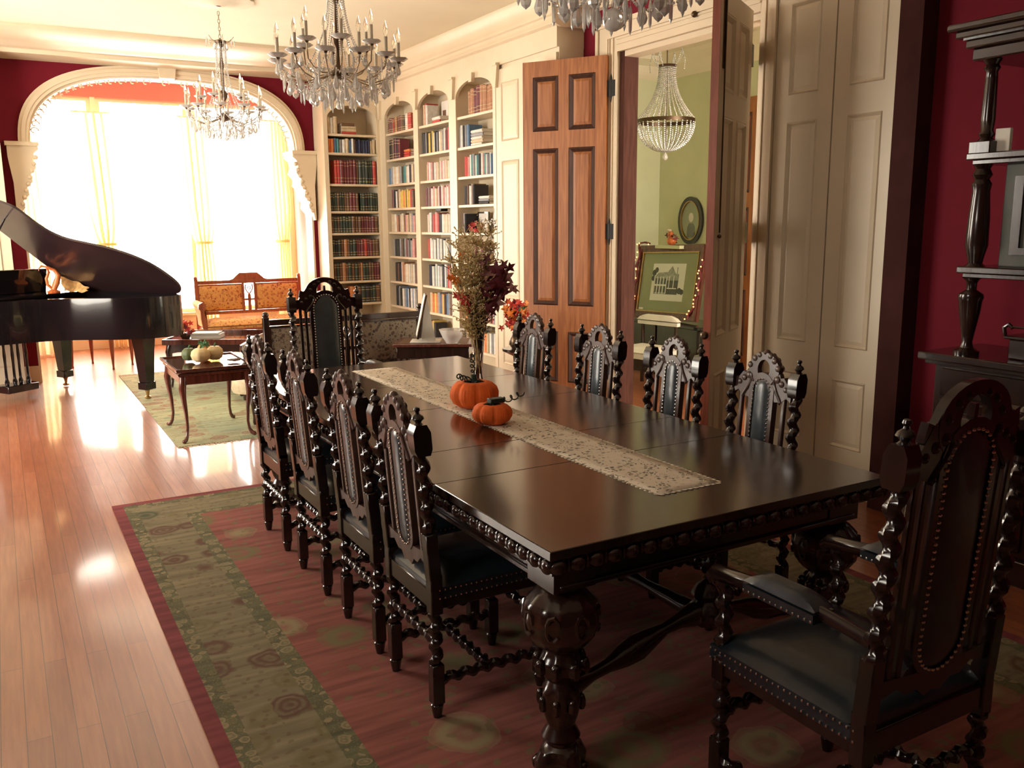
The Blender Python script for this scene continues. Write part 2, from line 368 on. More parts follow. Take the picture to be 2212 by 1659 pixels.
m = MB().box(XW-.10, XW, 3.03, 3.185, 0, ZC-.18).box(XW-.12, XW-.10, 3.03, 3.06, 0, ZC-.18)
struct('trim_15', m, 'dark_casing', 'dark brown wooden casing beside the cream panelled doors')
struct('trim_19', MB().box(-.75, .115, 10.03, YA, 0, 3.33).box(-.77, .13, 10.0, 10.03, 3.13, 3.16).box(-.10, .02, 10.02, 10.03, .25, 2.7), 'cream', 'cream pilaster at the left edge of the arch wall')
# bay
m = MB()
BX0, BX1, BY = -.2, 3.78, 12.9
WIN = [(.10, 1.20), (1.26, 2.38), (2.44, 3.70)]
xs = [BX0]+[v for w in WIN for v in w]+[BX1]
for i in range(0, len(xs), 2): m.box(xs[i], xs[i+1], BY, BY+.15, 0, 3.24)
for a, b in WIN: m.box(a, b, BY, BY+.15, 0, .42)
struct('wall_bay', m, 'cream', 'cream window wall of the bright bay')
struct('wall_bay_upper', MB().box(BX0-.1, BX1+.1, BY, BY+.15, 3.24, 3.6), 'pink_paint', 'coral red band above the bay windows')
struct('wall_bay_right', MB().box(BX1, BX1+.1, YA+.25, BY+.15, 0, 3.6), 'pink_paint', 'coral red side wall inside the bay')
struct('wall_bay_left', MB().box(BX0-.1, BX0, YA+.25, BY+.15, 0, 3.6), 'pink_paint')
struct('ceiling_bay', MB().box(BX0-.1, BX1+.1, YA+.25, BY+.15, 3.55, 3.65), 'ceiling_paint')
for i, (a, b) in enumerate(WIN):
    m = MB(); t = .05; z0, z1 = .42, 3.24; y0, y1 = BY+.03, BY+.09
    m.box(a, a+t, y0, y1, z0, z1).box(b-t, b, y0, y1, z0, z1).box(a+t, b-t, y0, y1, z0, z0+t).box(a+t, b-t, y0, y1, z1-t, z1)
    m.box(a-.03, b+.03, BY-.05, BY, z0-.04, z0)
    w = struct('window_%d' % (i+1), m, 'cream', ['left tall bright window of the bay', 'middle tall bright window of the bay', 'right tall bright window of the bay behind the sofa'][i])
    MB().box(a+t, b-t, BY+.058, BY+.062, z0+t, z1-t).obj('pane', 'pane', w)
struct('baseboard_bay', MB().box(BX0, BX1, BY-.02, BY, 0, .18), 'cream')
struct('baseboard_bay_right', MB().box(BX1-.02, BX1, YA+.25, BY-.02, 0, .18), 'cream')
struct('baseboard_far', MB().box(-2.0, .25, YA-.02, YA, 0, .18), 'cream')
struct('baseboard_right', MB().box(XW-.02, XW, -1.6, 3.03, 0, .18), 'cream')
# green room beyond the doorway
GX, GY = 6.8, 8.33
struct('wall_green_far', MB().box(XW+.12, GX, GY, GY+.1, 0, ZC), 'green_paint', 'pale green wall of the next room, left side')
struct('wall_green_right', MB().box(GX, GX+.1, 3.2, GY+.1, 0, ZC), 'green_paint', 'pale green wall of the next room, right side')
m = MB().box(XW+.12, 4.65, 3.0, 3.1, 0, ZC).box(6.6, GX+.1, 3.0, 3.1, 0, ZC).box(4.65, 6.6, 3.0, 3.1, 0, .35).box(4.65, 6.6, 3.0, 3.1, 3.2, ZC)
struct('wall_green_near', m, 'green_paint')
m = MB().box(4.65, 4.71, 3.02, 3.08, .35, 3.2).box(6.54, 6.6, 3.02, 3.08, .35, 3.2).box(4.71, 6.54, 3.02, 3.08, .35, .41).box(4.71, 6.54, 3.02, 3.08, 3.14, 3.2).box(4.71, 6.54, 3.03, 3.07, 1.85, 1.89)
w = struct('window_4', m, 'cream'); MB().box(4.71, 6.54, 3.049, 3.051, .41, 3.14).obj('pane', 'pane', w)
struct('wall_green_left', MB().box(XW+.112, XW+.122, 5.80, GY, 0, ZC).box(XW+.112, XW+.122, 3.1, 4.2, 0, ZC).box(XW+.112, XW+.122, 4.2, 5.80, 2.95, ZC), 'green_paint')
gc = [(GX, 3.2), (GX, ZC), (GX-.24, ZC), (GX-.22, 3.38), (GX-.10, 3.33), (GX-.06, 3.25), (GX-.03, 3.22)]
struct('trim_16', MB().prism(gc, 3.2, GY, 'y'), 'ceiling_paint')
gc = [(GY, 3.2), (GY, ZC), (GY-.24, ZC), (GY-.22, 3.38), (GY-.10, 3.33), (GY-.06, 3.25), (GY-.03, 3.22)]
struct('trim_17', MB().prism(gc, XW+.125, GX-.03, 'x'), 'ceiling_paint')
# ---------------------------------------------------------------- panelled doors
def panel_leaf(root, width, thick, h, rows, cols, mats, stile=.10, front=(1,), moul=.035, name='leaf_frame', arched_top=False, sunk=.012):
    # leaf in local x 0..width, y -thick/2..thick/2, z 0..h ; mats = (frame, moulding, panel)
    xs = []; pw = (width-stile*(cols+1))/cols
    for c in range(cols): xs.append((stile+c*(pw+stile), stile+c*(pw+stile)+pw))
    m = MB(); t = thick/2
    m.box(0, stile, -t, t, 0, h)
    for c in range(cols): m.box(xs[c][1], xs[c][1]+stile, -t, t, 0, h)
    zs = [0]+[v for r in rows for v in r]+[h]
    for c in range(cols):
        for i in range(0, len(zs), 2): m.box(xs[c][0], xs[c][1], -t, t, zs[i], zs[i+1])
    m.obj(name, mats[0], root)
    for (x0, x1) in xs:
        for (z0, z1) in rows:
            p = MB(); q = moul; d = t-sunk
            p.box(x0, x1, -d+.004, d-.004, z0, z1)
            for sgn in (-1, 1):
                yo, yi = sgn*(t-.003), sgn*(d+.003)
                o = [(x0, z0), (x1, z0), (x1, z1), (x0, z1)]; i_ = [(x0+q, z0+q), (x1-q, z0+q), (x1-q, z1-q), (x0+q, z1-q)]; a = q*.35; h_ = [(x0+a, z0+a), (x1-a, z0+a), (x1-a, z1-a), (x0+a, z1-a)]
                yy = sgn*(t+.006)
                vs = [(u, yo, w) for u, w in o]+[(u, yy, w) for u, w in h_]+[(u, yi-.004*sgn, w) for u, w in i_]
                p.add(vs, [(k, (k+1) % 4, 4+(k+1) % 4, 4+k) for k in range(4)]+[(4+k, 4+(k+1) % 4, 8+(k+1) % 4, 8+k) for k in range(4)], 1)
                w2 = q+.022; f_ = [(x0+w2, z0+w2), (x1-w2, z0+w2), (x1-w2, z1-w2), (x0+w2, z1-w2)]
                vs = [(u, yi-.004*sgn, w) for u, w in i_]+[(u, sgn*(d+.006), w) for u, w in f_]
                p.add(vs, [(k, (k+1) % 4, 4+(k+1) % 4, 4+k) for k in range(4)]+[(4, 5, 6, 7)], 0)
            p.obj('panel', [mats[2], mats[1]], root, ang=.3)
def hinge(root, x, y, z, h=.12, w=.05):
    m = MB().box(x-w, x+w, y-.008, y+.008, z-h/2, z+h/2); m.lathe([(0, -h/2-.05), (.006, -h/2-.03), (.012, -h/2), (.014, -h/2), (.014, h/2), (.012, h/2), (.006, h/2+.03), (0, h/2+.05)], 10, (x, y, z))
    m.obj('hinge', 'black_iron', root)
rows = [(.30, .725), (.94, 2.20), (2.335, 2.755)]
# wooden leaf, swung into the hall
d1 = sthing('door_1', 'open oak door leaf with dark framed panels in front of the bookcase end', (4.20, 5.80, 0), math.atan2(.842, -.54))
panel_leaf(d1, .72, .045, 2.875, rows, 2, ('oak', 'oak_dark', 'oak'), .09, moul=.036)
for z in (2.63, 1.54, .45): hinge(d1, -.03, .0, z)
# painted leaf seen nearly edge on
d2 = sthing('door_2', 'open cream painted door leaf with a bare red brown edge, seen nearly edge on', (4.125, 4.225, 0), math.atan2(-.527, -.85))
m = MB(); panel_leaf(d2, .72, .045, 2.875, rows, 2, ('cream', 'cream', 'cream'), .09, moul=.036)
MB().box(.7195, .7255, -.0225, .0225, 0, 2.875).obj('bare_wood_edge', 'red_wood', d2)
MB().lathe([(.0, 0), (.014, .0), (.022, .012), (.024, .03), (.012, .045), (0, .045)], 14).obj('door_knob', 'bronze', d2, loc=(0, 0, 0))
o = bpy.data.objects['door_knob']; o.location = (.745, 0, .97); o.rotation_euler = (0, PI/2, 0)
m = MB().box(.63, .665, .0225, .030, 2.45, 2.87); m.sweep([(.648, .034, 2.86), (.648, .034, 1.55)], .0045, 8).ball((.648, .034, 1.53), .012); m.obj('bolt_rod', 'bronze', d2)
for z in (2.63, 1.54, .45): hinge(d2, -.045, .0, z, .13, .06)
# pair of cream closet doors
r2 = [(.28, .69), (.88, 2.20), (2.36, 2.88)]
for k, (ya, nm, lb) in enumerate(((3.655, 'door_3', 'cream panelled closet door, the one nearer the doorway'), (3.205, 'door_4', 'cream panelled closet door, the one beside the dark casing'))):
    d = sthing(nm, lb, (XW-.005, ya, 0), PI/2)
    panel_leaf(d, .44, .04, 3.04, r2, 1, ('cream', 'cream', 'cream'), .105, moul=.02, sunk=.008)
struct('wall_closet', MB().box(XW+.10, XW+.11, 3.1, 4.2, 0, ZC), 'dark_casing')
# orange wood door on the far wall of the green room
d = sthing('door_5', 'orange wood panelled door in the green room, seen through the hinge gap', (GX-.03, 6.35, 0), PI/2)
panel_leaf(d, .85, .04, 2.85, [(.2, .9), (1.05, 1.75), (1.9, 2.7)], 2, ('oak', 'oak_dark', 'red_wood'), .1)
# ================================================================ BUILT-IN BOOKCASES AND BOOKS
def pmat(name, col, rough=.6): return plain(name, col, rough, .15, 25)
BK = {'g': ('dark green', (.035, .05, .035)), 'n': ('brown', (.14, .07, .04)), 'm': ('maroon', (.16, .03, .04)), 'r': ('red', (.50, .06, .05)), 'o': ('orange', (.70, .22, .07)),
      'b': ('blue', (.10, .19, .33)), 't': ('teal', (.07, .25, .26)), 'w': ('white', (.72, .70, .64)), 'c': ('beige', (.60, .48, .32)), 'k': ('black', (.025, .023, .028)),
      'v': ('navy', (.035, .04, .09)), 'y': ('yellow', (.70, .50, .12)), 'p': ('pink', (.60, .30, .28)), 's': ('grey', (.30, .30, .31)), 'l': ('tan leather', (.42, .19, .09))}
for k_, (nm_, cl_) in BK.items(): pmat('book_'+k_, cl_, .45 if k_ in 'gnml' else .6)
pmat('gilt', (.55, .42, .20), .35)
SH = [2.63, 2.34, 2.06, 1.79, 1.52, 1.24, .95, .665, .37, .10]
SHL = [2.63, 2.42, 2.07, 1.76, 1.51, 1.235, .95, .687, .40, .10]
def unit(name, loc, rz, x0, x1, xo0, xo1, depth, shelves, label, capital=True):
    # x0..x1 body, xo0..xo1 opening
    t = thing(name, label, 'bookcase', loc, rz, 'built-in bookcase bays')
    cx = (xo0+xo1)/2; hw = (xo1-xo0)/2
    m = MB().box(x0, xo0, 0, depth, 0, 2.99).box(xo1, x1, 0, depth, 0, 2.99)
    m.box(xo0, xo1, 0, depth, 0, .10)
    m.obj('side_panel', 'cream', t)
    a = arc(cx, 2.80, hw, .145, 0, PI, 18, 2.0)
    m = MB().prism([(xo1, 2.80), (xo1, 2.99), (cx, 2.99)]+list(reversed([p for p in a if p[0] >= cx-1e-4]))[:-1], 0, .03)
    m.prism([(cx, 2.99), (xo0, 2.99), (xo0, 2.80)]+list(reversed([p for p in a if p[0] <= cx+1e-4]))[1:], 0, .03)
    m.obj('arched_header', 'cream', t)
    MB().prism([(cx-.028, 2.91), (cx+.028, 2.91), (cx+.038, 2.99), (cx-.038, 2.99)], -.035, 0).obj('keystone', 'cream', t)
    MB().box(xo0, xo1, depth-.012, depth, .1, 2.99).obj('back_panel', 'cream', t)
    MB().box(xo0, xo1, .03, depth-.012, 2.95, 2.97).obj('top_panel', 'cream', t)
    for z in shelves[:-1]: MB().bbox(xo0, xo1, .012, depth-.012, z-.026, z, .003).obj('shelf', 'cream', t)
    if capital:
        w = .03; c = x0+w+.012
        m = MB().prism([(c-w+.012, 2.80), (c+w-.012, 2.80), (c+w+.008, 2.985), (c-w-.008, 2.985)], -.03, -.0005)
        m.box(c-w-.011, c+w+.012, -.042, -.0005, 2.985, 3.005)
        m.obj('capital', 'cream', t)
    return t
unit('bookcase', (4.0, 8.11, 0), -PI/2, 0, .885, .08, .83, .258, SH, 'tall cream built-in bookcase bay next to the panelled cupboard')
unit('bookcase', (4.0, 8.995, 0), -PI/2, 0, .885, .055, .805, .258, SH, 'tall cream built-in bookcase bay, middle one of the three on the side wall')
unit('bookcase', (4.0, 10.03, 0), -PI/2, 0, 1.035, .16, .97, .258, SH, 'tall cream built-in bookcase bay on the side wall, nearest the corner')
unit('bookcase', (3.32, 10.03, 0), 0, 0, .68, .05, .645, .36, SHL, 'narrow cream corner bookcase bay beside the arch, full of leather sets', False)
# panelled cupboard
t = thing('cupboard', 'tall cream panelled cupboard partly hidden by the open oak door', 'cupboard', (4.0, 7.225, 0), -PI/2)
MB().box(0, 1.014, .024, .258, 0, 2.99).obj('body', 'cream', t)
for x in (.01, .51):
    r = bpy.data.objects.new('door', None); C.objects.link(r); r.parent = t; r.location = (x, .011, .02)
    panel_leaf(r, .495, .022, 2.93, [(.30, .79), (.91, 2.14), (2.31, 2.81)], 1, ('cream', 'cream', 'cream'), .095, moul=.018, name='door_frame', sunk=.004)
MB().prism([(.012, 2.80), (.05, 2.80), (.08, 2.985), (.002, 2.985)], -.03, -.0005).box(.001, .083, -.042, -.0005, 2.985, 3.005).obj('capital', 'cream', t)
ORD = ['first', 'second', 'third', 'fourth', 'fifth', 'sixth', 'seventh', 'eighth', 'ninth', 'tenth', 'eleventh', 'twelfth', 'thirteenth', 'fourteenth', 'fifteenth', 'sixteenth', 'seventeenth', 'eighteenth', 'nineteenth', 'twentieth',
       'twenty-first', 'twenty-second', 'twenty-third', 'twenty-fourth', 'twenty-fifth', 'twenty-sixth', 'twenty-seventh', 'twenty-eighth']
UN = {'A': ((4.0, 8.11), -PI/2, .08, .83, SH, 'bay next to the cupboard'), 'B': ((4.0, 8.995), -PI/2, .055, .805, SH, 'middle side-wall bay'),
      'C': ((4.0, 10.03), -PI/2, .16, .97, SH, 'side-wall bay nearest the corner'), 'D': ((3.32, 10.03), 0, .05, .645, SHL, 'corner bay beside the arch')}
# unit, shelf, start, end, colours, height, thickness, gilt bands
ROWS = [
 ('D', 0, .01, .22, 'cwc', .19, .03, 0), ('D', 1, .02, .99, 'oobtswcbwnvvvvvvcc', .155, .03, 0), ('D', 2, .12, .98, 'rrmmmmmngggggr', .27, .04, 1),
 ('D', 3, .01, .60, 'gggnggnnmmn', .21, .032, 1), ('D', 3, .63, .99, 'ggkgggg', .21, .032, 1), ('D', 4, .01, .99, 'ngnggggnnnmmmmmn', .19, .035, 1), ('D', 5, .01, .99, 'gkgnlnggmmmrmmnn', .20, .035, 1), ('D', 6, .03, .99, 'ngnlngngnlggnnmm', .21, .035, 1), ('D', 7, .35, .99, 'oongkggn', .20, .035, 1),
 ('C', 0, .02, .98, 'nmnrnlnmnngwrr', .17, .04, 1), ('C', 1, .02, .55, 'kknkmkm', .22, .04, 1), ('C', 2, .02, .99, 'bswcwcsgtcwkcn', .20, .04, 0), ('C', 3, .08, .98, 'mkkwnycyyoynyyrn', .20, .032, 0), ('C', 4, .05, .99, 'ccwlncwcnpcncspn', .20, .035, 0),
 ('C', 5, .08, .99, 'skgksngsmsgsp', .20, .038, 0), ('C', 6, .15, .99, 'knkkwlcwcwscwn', .22, .035, 0), ('C', 7, .12, .99, 'kksgkwsbwkwbws', .22, .035, 0),
 ('B', 0, .05, .30, 'ncrw', .22, .03, 0), ('B', 1, .03, .99, 'kkwkykywkskwcswmr', .215, .032, 0), ('B', 2, .15, .99, 'cpwpnwpcwpwpcwcp', .185, .03, 0), ('B', 3, .12, .99, 'mnmwpwcpwmwpwpwpr', .20, .03, 0), ('B', 4, .15, .99, 'wpwkrprkkwcwcwrp', .20, .032, 0),
 ('B', 5, .15, .99, 'rwwswkwswkwwcswk', .215, .032, 0), ('B', 6, .17, .99, 'vkwswtwswkwsrprw', .23, .032, 0), ('B', 7, .2, .99, 'coyosboynbsnsb', .22, .036, 0), ('B', 8, .02, .6, 'sncoyk', .2, .035, 0),
 ('A', 0, .25, .98, 'llmmllll', .24, .055, 1), ('A', 1, .02, .28, 'swksb', .21, .03, 0), ('A', 2, .15, .99, 'rrpwtswtkwptwswbsw', .20, .028, 0), ('A', 3, .12, .42, 'kknwnk', .19, .032, 0), ('A', 4, .06, .16, 'nwk', .20, .02, 0),
 ('A', 5, .4, .95, 'mncmnc', .19, .035, 0), ('A', 7, .08, .98, 'ockgwnkpwmswppnrsw', .20, .034, 0), ('A', 8, .05, .98, 'kcncktbtycocwswk', .19, .036, 0), ('A', 6, .05, .95, 'cnwkpcwn', .2, .035, 0)]
books = []
rb = random.Random(11)
def book_mb(w, h, d, k, gilt):
    m = MB(); b = w*.22; cv = .002
    spine = [(cv*0, d), (0, .012), (b, .003), (w/2, 0), (w-b, .003), (w, .012), (w, d), (w-cv, d), (w-cv, .014), (cv, .014), (cv, d)]
    m.prism(spine, 0, h, 'z'); m.mi = 1; m.box(cv, w-cv, .014, d-.004, .004, h-.004); m.mi = 2
    if gilt:
        for z in (.10, .24, .76, .9):
            m.prism([(-.0006, .012), (b, .0022), (w/2, -.0008), (w-b, .0022), (w+.0006, .012), (w-.001, .013), (.001, .013)], h*z, h*z+.005, 'z')
    return m
for un, si, f0, f1, seq, hh, tt, gl in ROWS:
    (ox, oy), rz, xo0, xo1, shv, where = UN[un]; wd = xo1-xo0; x = xo0+f0*wd+.002; end = xo0+f1*wd-.003; avail = end-x
    ts = [tt*rb.uniform(.75, 1.25) for _ in seq]; sc = min(1.25, avail/sum(ts)); i = 0
    for ch, tk in zip(seq, ts):
        tk *= sc; h = hh*rb.uniform(.90, 1.04) if not (gl and un == 'D') else hh*rb.uniform(.97, 1.02)
        top = (shv[si-1]-.03 if si else 2.9)-shv[si]; h = min(h, top-.01)
        books.append((un, si, i, x, 0, ch, tk-.0008, h, rb.uniform(.13, .17), gl, shv[si]+.0005, rb.uniform(.02, .035)))
        x += tk; i += 1
# books lying flat in stacks: unit, shelf, x fraction, colours from the bottom
FLAT = [('D', 0, .30, 'rccn', .17), ('C', 1, .60, 'rro', .16), ('B', 0, .42, 'rw', .20), ('A', 1, .36, 'wcwsw', .24), ('A', 3, .55, 'ksw', .20), ('A', 8, .25, 'ww', .2)]
lst = []
for b_ in books:
    un, si = b_[0], b_[1]; (ox, oy), rz = UN[un][0], UN[un][1]
    cx, cy = (ox+b_[3], oy) if rz == 0 else (ox, oy-b_[3])
    lst.append((b_[6]*b_[7]/(cx*cx+cy*cy), b_))
lst.sort(key=lambda q: -q[0]); NB = 300-sum(len(f[3]) for f in FLAT)
rest = MB(); restm = ['book_'+k for k in BK]+['paper', 'gilt']
def bname(ch): return BK[ch][0]
for rank, (_, b_) in enumerate(lst):
    un, si, i, x, _z, ch, w, h, d, gl, z, off = b_; (ox, oy), rz, *_r0 = UN[un]; where = UN[un][5]
    mb_ = book_mb(w, h, d, ch, gl)
    wx, wy = (ox+x, oy+off) if rz == 0 else (ox+off, oy-x)
    if rank < NB:
        side = ' '.join(['%s %sbook,' % (bname(ch), 'gilt-banded ' if gl else ''), ORD[i], 'from left on', ORD[si], 'shelf down,', where])
        o = mb_.obj('book', ['book_'+ch, 'paper', 'gilt'], None, .5, (wx, wy, z), rz); tag(o, side, 'book', 'books standing on the '+ORD[si]+' shelf of the '+where)
    else:
        rest.T = XF((wx, wy, z), rz=rz)
        for v0, f0_ in (((mb_.v), None),): pass
        n0 = len(rest.f); rest.add(mb_.v, mb_.f)
        rest.m[n0:] = [{0: list(BK).index(ch), 1: len(BK), 2: len(BK)+1}[q] for q in mb_.m]
rest.T = None
o = rest.obj('small_books', restm, None, .5); tag(o, 'thinnest of the books standing among the others on the cream shelves', 'books', 'books on the built-in shelves', 'stuff')
for un, si, fx, seq, L in FLAT:
    (ox, oy), rz, xo0, xo1, shv, where = UN[un]; z = shv[si]+.0005
    if un == 'A' and si == 8: z += .20
    x = xo0+fx*(xo1-xo0)
    for i, ch in enumerate(seq):
        th = rb.uniform(.026, .036) if si == 0 else rb.uniform(.022, .032); L2 = L*rb.uniform(.9, 1.05)
        mb_ = book_mb(th, L2, .15, ch, 0); mb_.T = None
        m2 = MB(); m2.T = XF((0, 0, th), ry=PI/2); m2.add(mb_.v, mb_.f); m2.m = list(mb_.m)
        wx, wy = (ox+x, oy+.02) if rz == 0 else (ox+.02, oy-x)
        o = m2.obj('book', ['book_'+ch, 'paper', 'gilt'], None, .5, (wx, wy, z), rz)
        pos = 'lowest' if i == 0 else ('topmost' if i == len(seq)-1 else ORD[i])
        tag(o, '%s book lying flat, %s in its stack, %s shelf down, %s' % (bname(ch), pos, ORD[si], where), 'book', 'books lying flat in stacks'); z += th+.0005
# things standing on the shelves
def on_shelf(un, si, x): (ox, oy), rz = UN[un][0], UN[un][1]; return ((ox+x, oy, UN[un][4][si]) if rz == 0 else (ox, oy-x, UN[un][4][si])), rz
l_, rz_ = on_shelf('A', 4, .33)
t = thing('framed_photo', 'small dark framed picture standing on the shelf behind the red leaves', 'picture frame', (l_[0]+.16, l_[1], l_[2]+.001), rz_)
m = MB().ring([(-.11, 0), (.11, 0), (.11, .20), (-.11, .20)], [(-.095, .015), (.095, .015), (.095, .185), (-.095, .185)], -.008, .008); m.obj('frame', 'black_lacquer', t)
MB().box(-.095, .095, 0, .005, .015, .185).obj('picture', 'paper', t); MB().box(-.05, .05, -.002, 0, .10, .125).obj('drawing', 'book_s', t)
o = MB().lathe([(.0, 0), (.055, .0), (.06, .006), (.06, .014), (.0, .014)], 24).obj('white_plate', 'white_cloth', None, loc=(l_[0]+.09, l_[1]-.14, l_[2]+.062)); o.rotation_euler = (0, PI/2-.2, 0)
tag(o, 'small round white plate propped beside the red leaves on the shelf', 'plate')
m = MB(); rl = random.Random(4)
for k in range(26):
    c = Vector((rl.uniform(-.06, .06), rl.uniform(-.15, .12), rl.uniform(.02, .10))); m.T = XF((l_[0]+.07+c.x*.5, l_[1]+.02+c.y, l_[2]+c.z), rl.uniform(0, 3), rl.uniform(0, 3), rl.uniform(0, 6))
    pts = [(math.cos(a*PI/5)*(.03 if a % 2 == 0 else .014), math.sin(a*PI/5)*(.03 if a % 2 == 0 else .014), 0) for a in range(10)]
    m.add([(0, 0, .005)]+pts, [(0, 1+a, 1+(a+1) % 10) for a in range(10)])
m.T = None; tag(m.obj('red_leaf_cluster', 'book_r'), 'cluster of red artificial leaves on the shelf of the bay next to the cupboard', 'leaf decoration')
l_, rz_ = on_shelf('B', 4, .45)
m = MB().bbox(-.07, .07, 0, .08, 0, .035, .006); m.lathe([(.0, 0), (.02, 0), (.02, .03), (0, .03)], 14, (0, .04, .035))
tag(m.obj('black_camera', 'black_iron', None, loc=(l_[0]+.03, l_[1], l_[2]+.216), rz=rz_), 'small black camera lying on top of the pink and white books', 'camera')
l_, rz_ = on_shelf('B', 0, .33)
t = thing('picture_card', 'leaning pale card with a brown horse picture on the top shelf', 'card', (l_[0]+.17, l_[1]-.05, l_[2]+.001), rz_)
MB().box(-.08, .08, -.004, .004, 0, .23).obj('card', 'paper', t); MB().box(-.05, .03, -.006, -.004, .05, .14).obj('picture', 'book_n', t)
# ================================================================ DINING TABLE AND CHAIRS
def lace_mat():
    m, n, l, b = nmat('lace'); v = tex_in(n, l)
    vo = n.new('ShaderNodeTexVoronoi'); vo.inputs['Scale'].default_value = 48; vo.feature = 'DISTANCE_TO_EDGE'; l.new(v, vo.inputs[0])
    vb = n.new('ShaderNodeTexVoronoi'); vb.inputs['Scale'].default_value = 11; vb.feature = 'F1'; l.new(v, vb.inputs[0])
    nz = n.new('ShaderNodeTexNoise'); nz.inputs['Scale'].default_value = 26; nz.inputs['Detail'].default_value = 4; nz.inputs['Distortion'].default_value = 1.5; l.new(v, nz.inputs[0])
    a = n.new('ShaderNodeMath'); a.operation = 'GREATER_THAN'; a.inputs[1].default_value = .11; l.new(vo.outputs[0], a.inputs[0])
    c = n.new('ShaderNodeMath'); c.operation = 'GREATER_THAN'; c.inputs[1].default_value = .53; l.new(nz.outputs[0], c.inputs[0])
    d = n.new('ShaderNodeMath'); d.operation = 'MULTIPLY'; l.new(a.outputs[0], d.inputs[0]); l.new(c.outputs[0], d.inputs[1])
    e = n.new('ShaderNodeMath'); e.operation = 'MULTIPLY'; e.inputs[1].default_value = .75; l.new(d.outputs[0], e.inputs[0])
    t = n.new('ShaderNodeBsdfTransparent'); mx = n.new('ShaderNodeMixShader'); l.new(e.outputs[0], mx.inputs[0]); l.new(b.outputs[0], mx.inputs[1]); l.new(t.outputs[0], mx.inputs[2])
    l.new(mx.outputs[0], n['Material Output'].inputs[0])
    b.inputs['Base Color'].default_value = (.66, .57, .45, 1); b.inputs['Roughness'].default_value = .85
    bump(n, l, b, nz.outputs[0], .5, .004)
lace_mat()
TX0, TX1, TY0, TY1, TZ = 1.18, 2.53, 1.86, 5.12, .758
t = thing('dining_table', 'long dark polished wooden dining table with carved edge and bulbous legs', 'dining table', ((TX0+TX1)/2, (TY0+TY1)/2, .0072))
hx, hy = (TX1-TX0)/2, (TY1-TY0)/2
ys = [-hy, -hy+.72, -hy+1.10, -hy+1.82, -hy+2.45, hy]
for a, b in zip(ys[:-1], ys[1:]): MB().bbox(-hx, hx, a+.0008, b-.0008, TZ-.028, TZ, .0022).obj('table_leaf', 'table_wood', t)
m = MB().box(-hx+.012, hx-.012, -hy+.012, hy-.012, TZ-.075, TZ-.029)
def gad(m, x0, y0, x1, y1, n):
    for k in range(n):
        u = (k+.5)/n; x = x0+(x1-x0)*u; y = y0+(y1-y0)*u; L = math.hypot(x1-x0, y1-y0)/n
        al = abs(x1-x0) > abs(y1-y0)
        m.ball((x, y, TZ-.052), 1, 8, 5, (L*.42, .014, .021) if al else (.014, L*.42, .021))
        v = L*.5; m.ball((x+(v if al else 0), y+(0 if al else v), TZ-.052), .0065, 5, 4, (1, 1, 2.6))
gad(m, -hx+.006, -hy, -hx+.006, hy, 54); gad(m, hx-.006, -hy, hx-.006, hy, 54); gad(m, -hx, -hy+.006, hx, -hy+.006, 22); gad(m, -hx, hy-.006, hx, hy-.006, 22)
m.obj('carved_edge', 'dark_wood', t)
m = MB(); q = .075
for x0, x1, y0, y1 in ((-hx+q, -hx+q+.03, -hy+q, hy-q), (hx-q-.03, hx-q, -hy+q, hy-q), (-hx+q, hx-q, -hy+q, -hy+q+.03), (-hx+q, hx-q, hy-q-.03, hy-q)): m.box(x0, x1, y0, y1, .60, TZ-.075)
for x0, x1, y0, y1 in ((-hx+q-.012, -hx+q, -hy+q, hy-q), (hx-q, hx-q+.012, -hy+q, hy-q), (-hx+q, hx-q, -hy+q-.012, -hy+q)): m.bbox(x0, x1, y0, y1, .605, .622, .004)
m.obj('apron', 'dark_wood', t)
prof = [(.0, .0), (.055, .0), (.072, .02), (.075, .05), (.060, .085), (.045, .10), (.048, .115), (.058, .125), (.050, .14), (.040, .16), (.052, .20), (.060, .24), (.055, .27), (.040, .30), (.050, .315), (.064, .335), (.066, .36), (.052, .38), (.046, .395), (.078, .42), (.102, .455), (.112, .50), (.104, .545), (.076, .575), (.058, .59), (.066, .60), (.07, .612), (.07, .62)]
def fl(a, z):
    if .42 < z < .58: return .05*abs(math.cos(6*a))-.02
    if .30 < z < .39: return .10*math.cos(8*a)*.5
    if .02 < z < .09: return .16*math.cos(4*a)
    if .16 < z < .28: return .07*math.cos(6*a)
    return 0
m = MB(); pp = []
for (r0, z0), (r1, z1) in zip(prof[:-1], prof[1:]):
    for k in range(3): pp.append((r0+(r1-r0)*k/3, z0+(z1-z0)*k/3))
pp.append(prof[-1]); m.lathe(pp, 48, flute=fl)
for s_ in range(4):
    a = s_*PI/2+PI/4; m.ball((.066*math.cos(a), .066*math.sin(a), .022), .024, 8, 6)
for s_ in range(8):                                             # scrolls at the shoulder, leaf ring below
    a = s_*PI/4; m.sweep([(.108*math.cos(a+.18*math.cos(k*.7)), .108*math.sin(a+.18*math.cos(k*.7)), .50+.035*math.sin(k*.7)) for k in range(9)], .007, 6)
    m.ball((.070*math.cos(a), .070*math.sin(a), .35), .018, 6, 5, (1, 1, 1.6)); m.ball((.062*math.cos(a), .062*math.sin(a), .235), .014, 6, 5, (1, 1, 1.9))
m.box(-.07, .07, -.07, .07, .60, TZ-.076)
lm = m.mesh('leg', 'dark_wood')
LX, LY = hx-.125, hy-.14
for sx in (-1, 1):
    for sy in (-1, 1):
        o = bpy.data.objects.new('leg', lm); C.objects.link(o); o.parent = t; o.location = (sx*LX, sy*LY, 0)
m = MB()
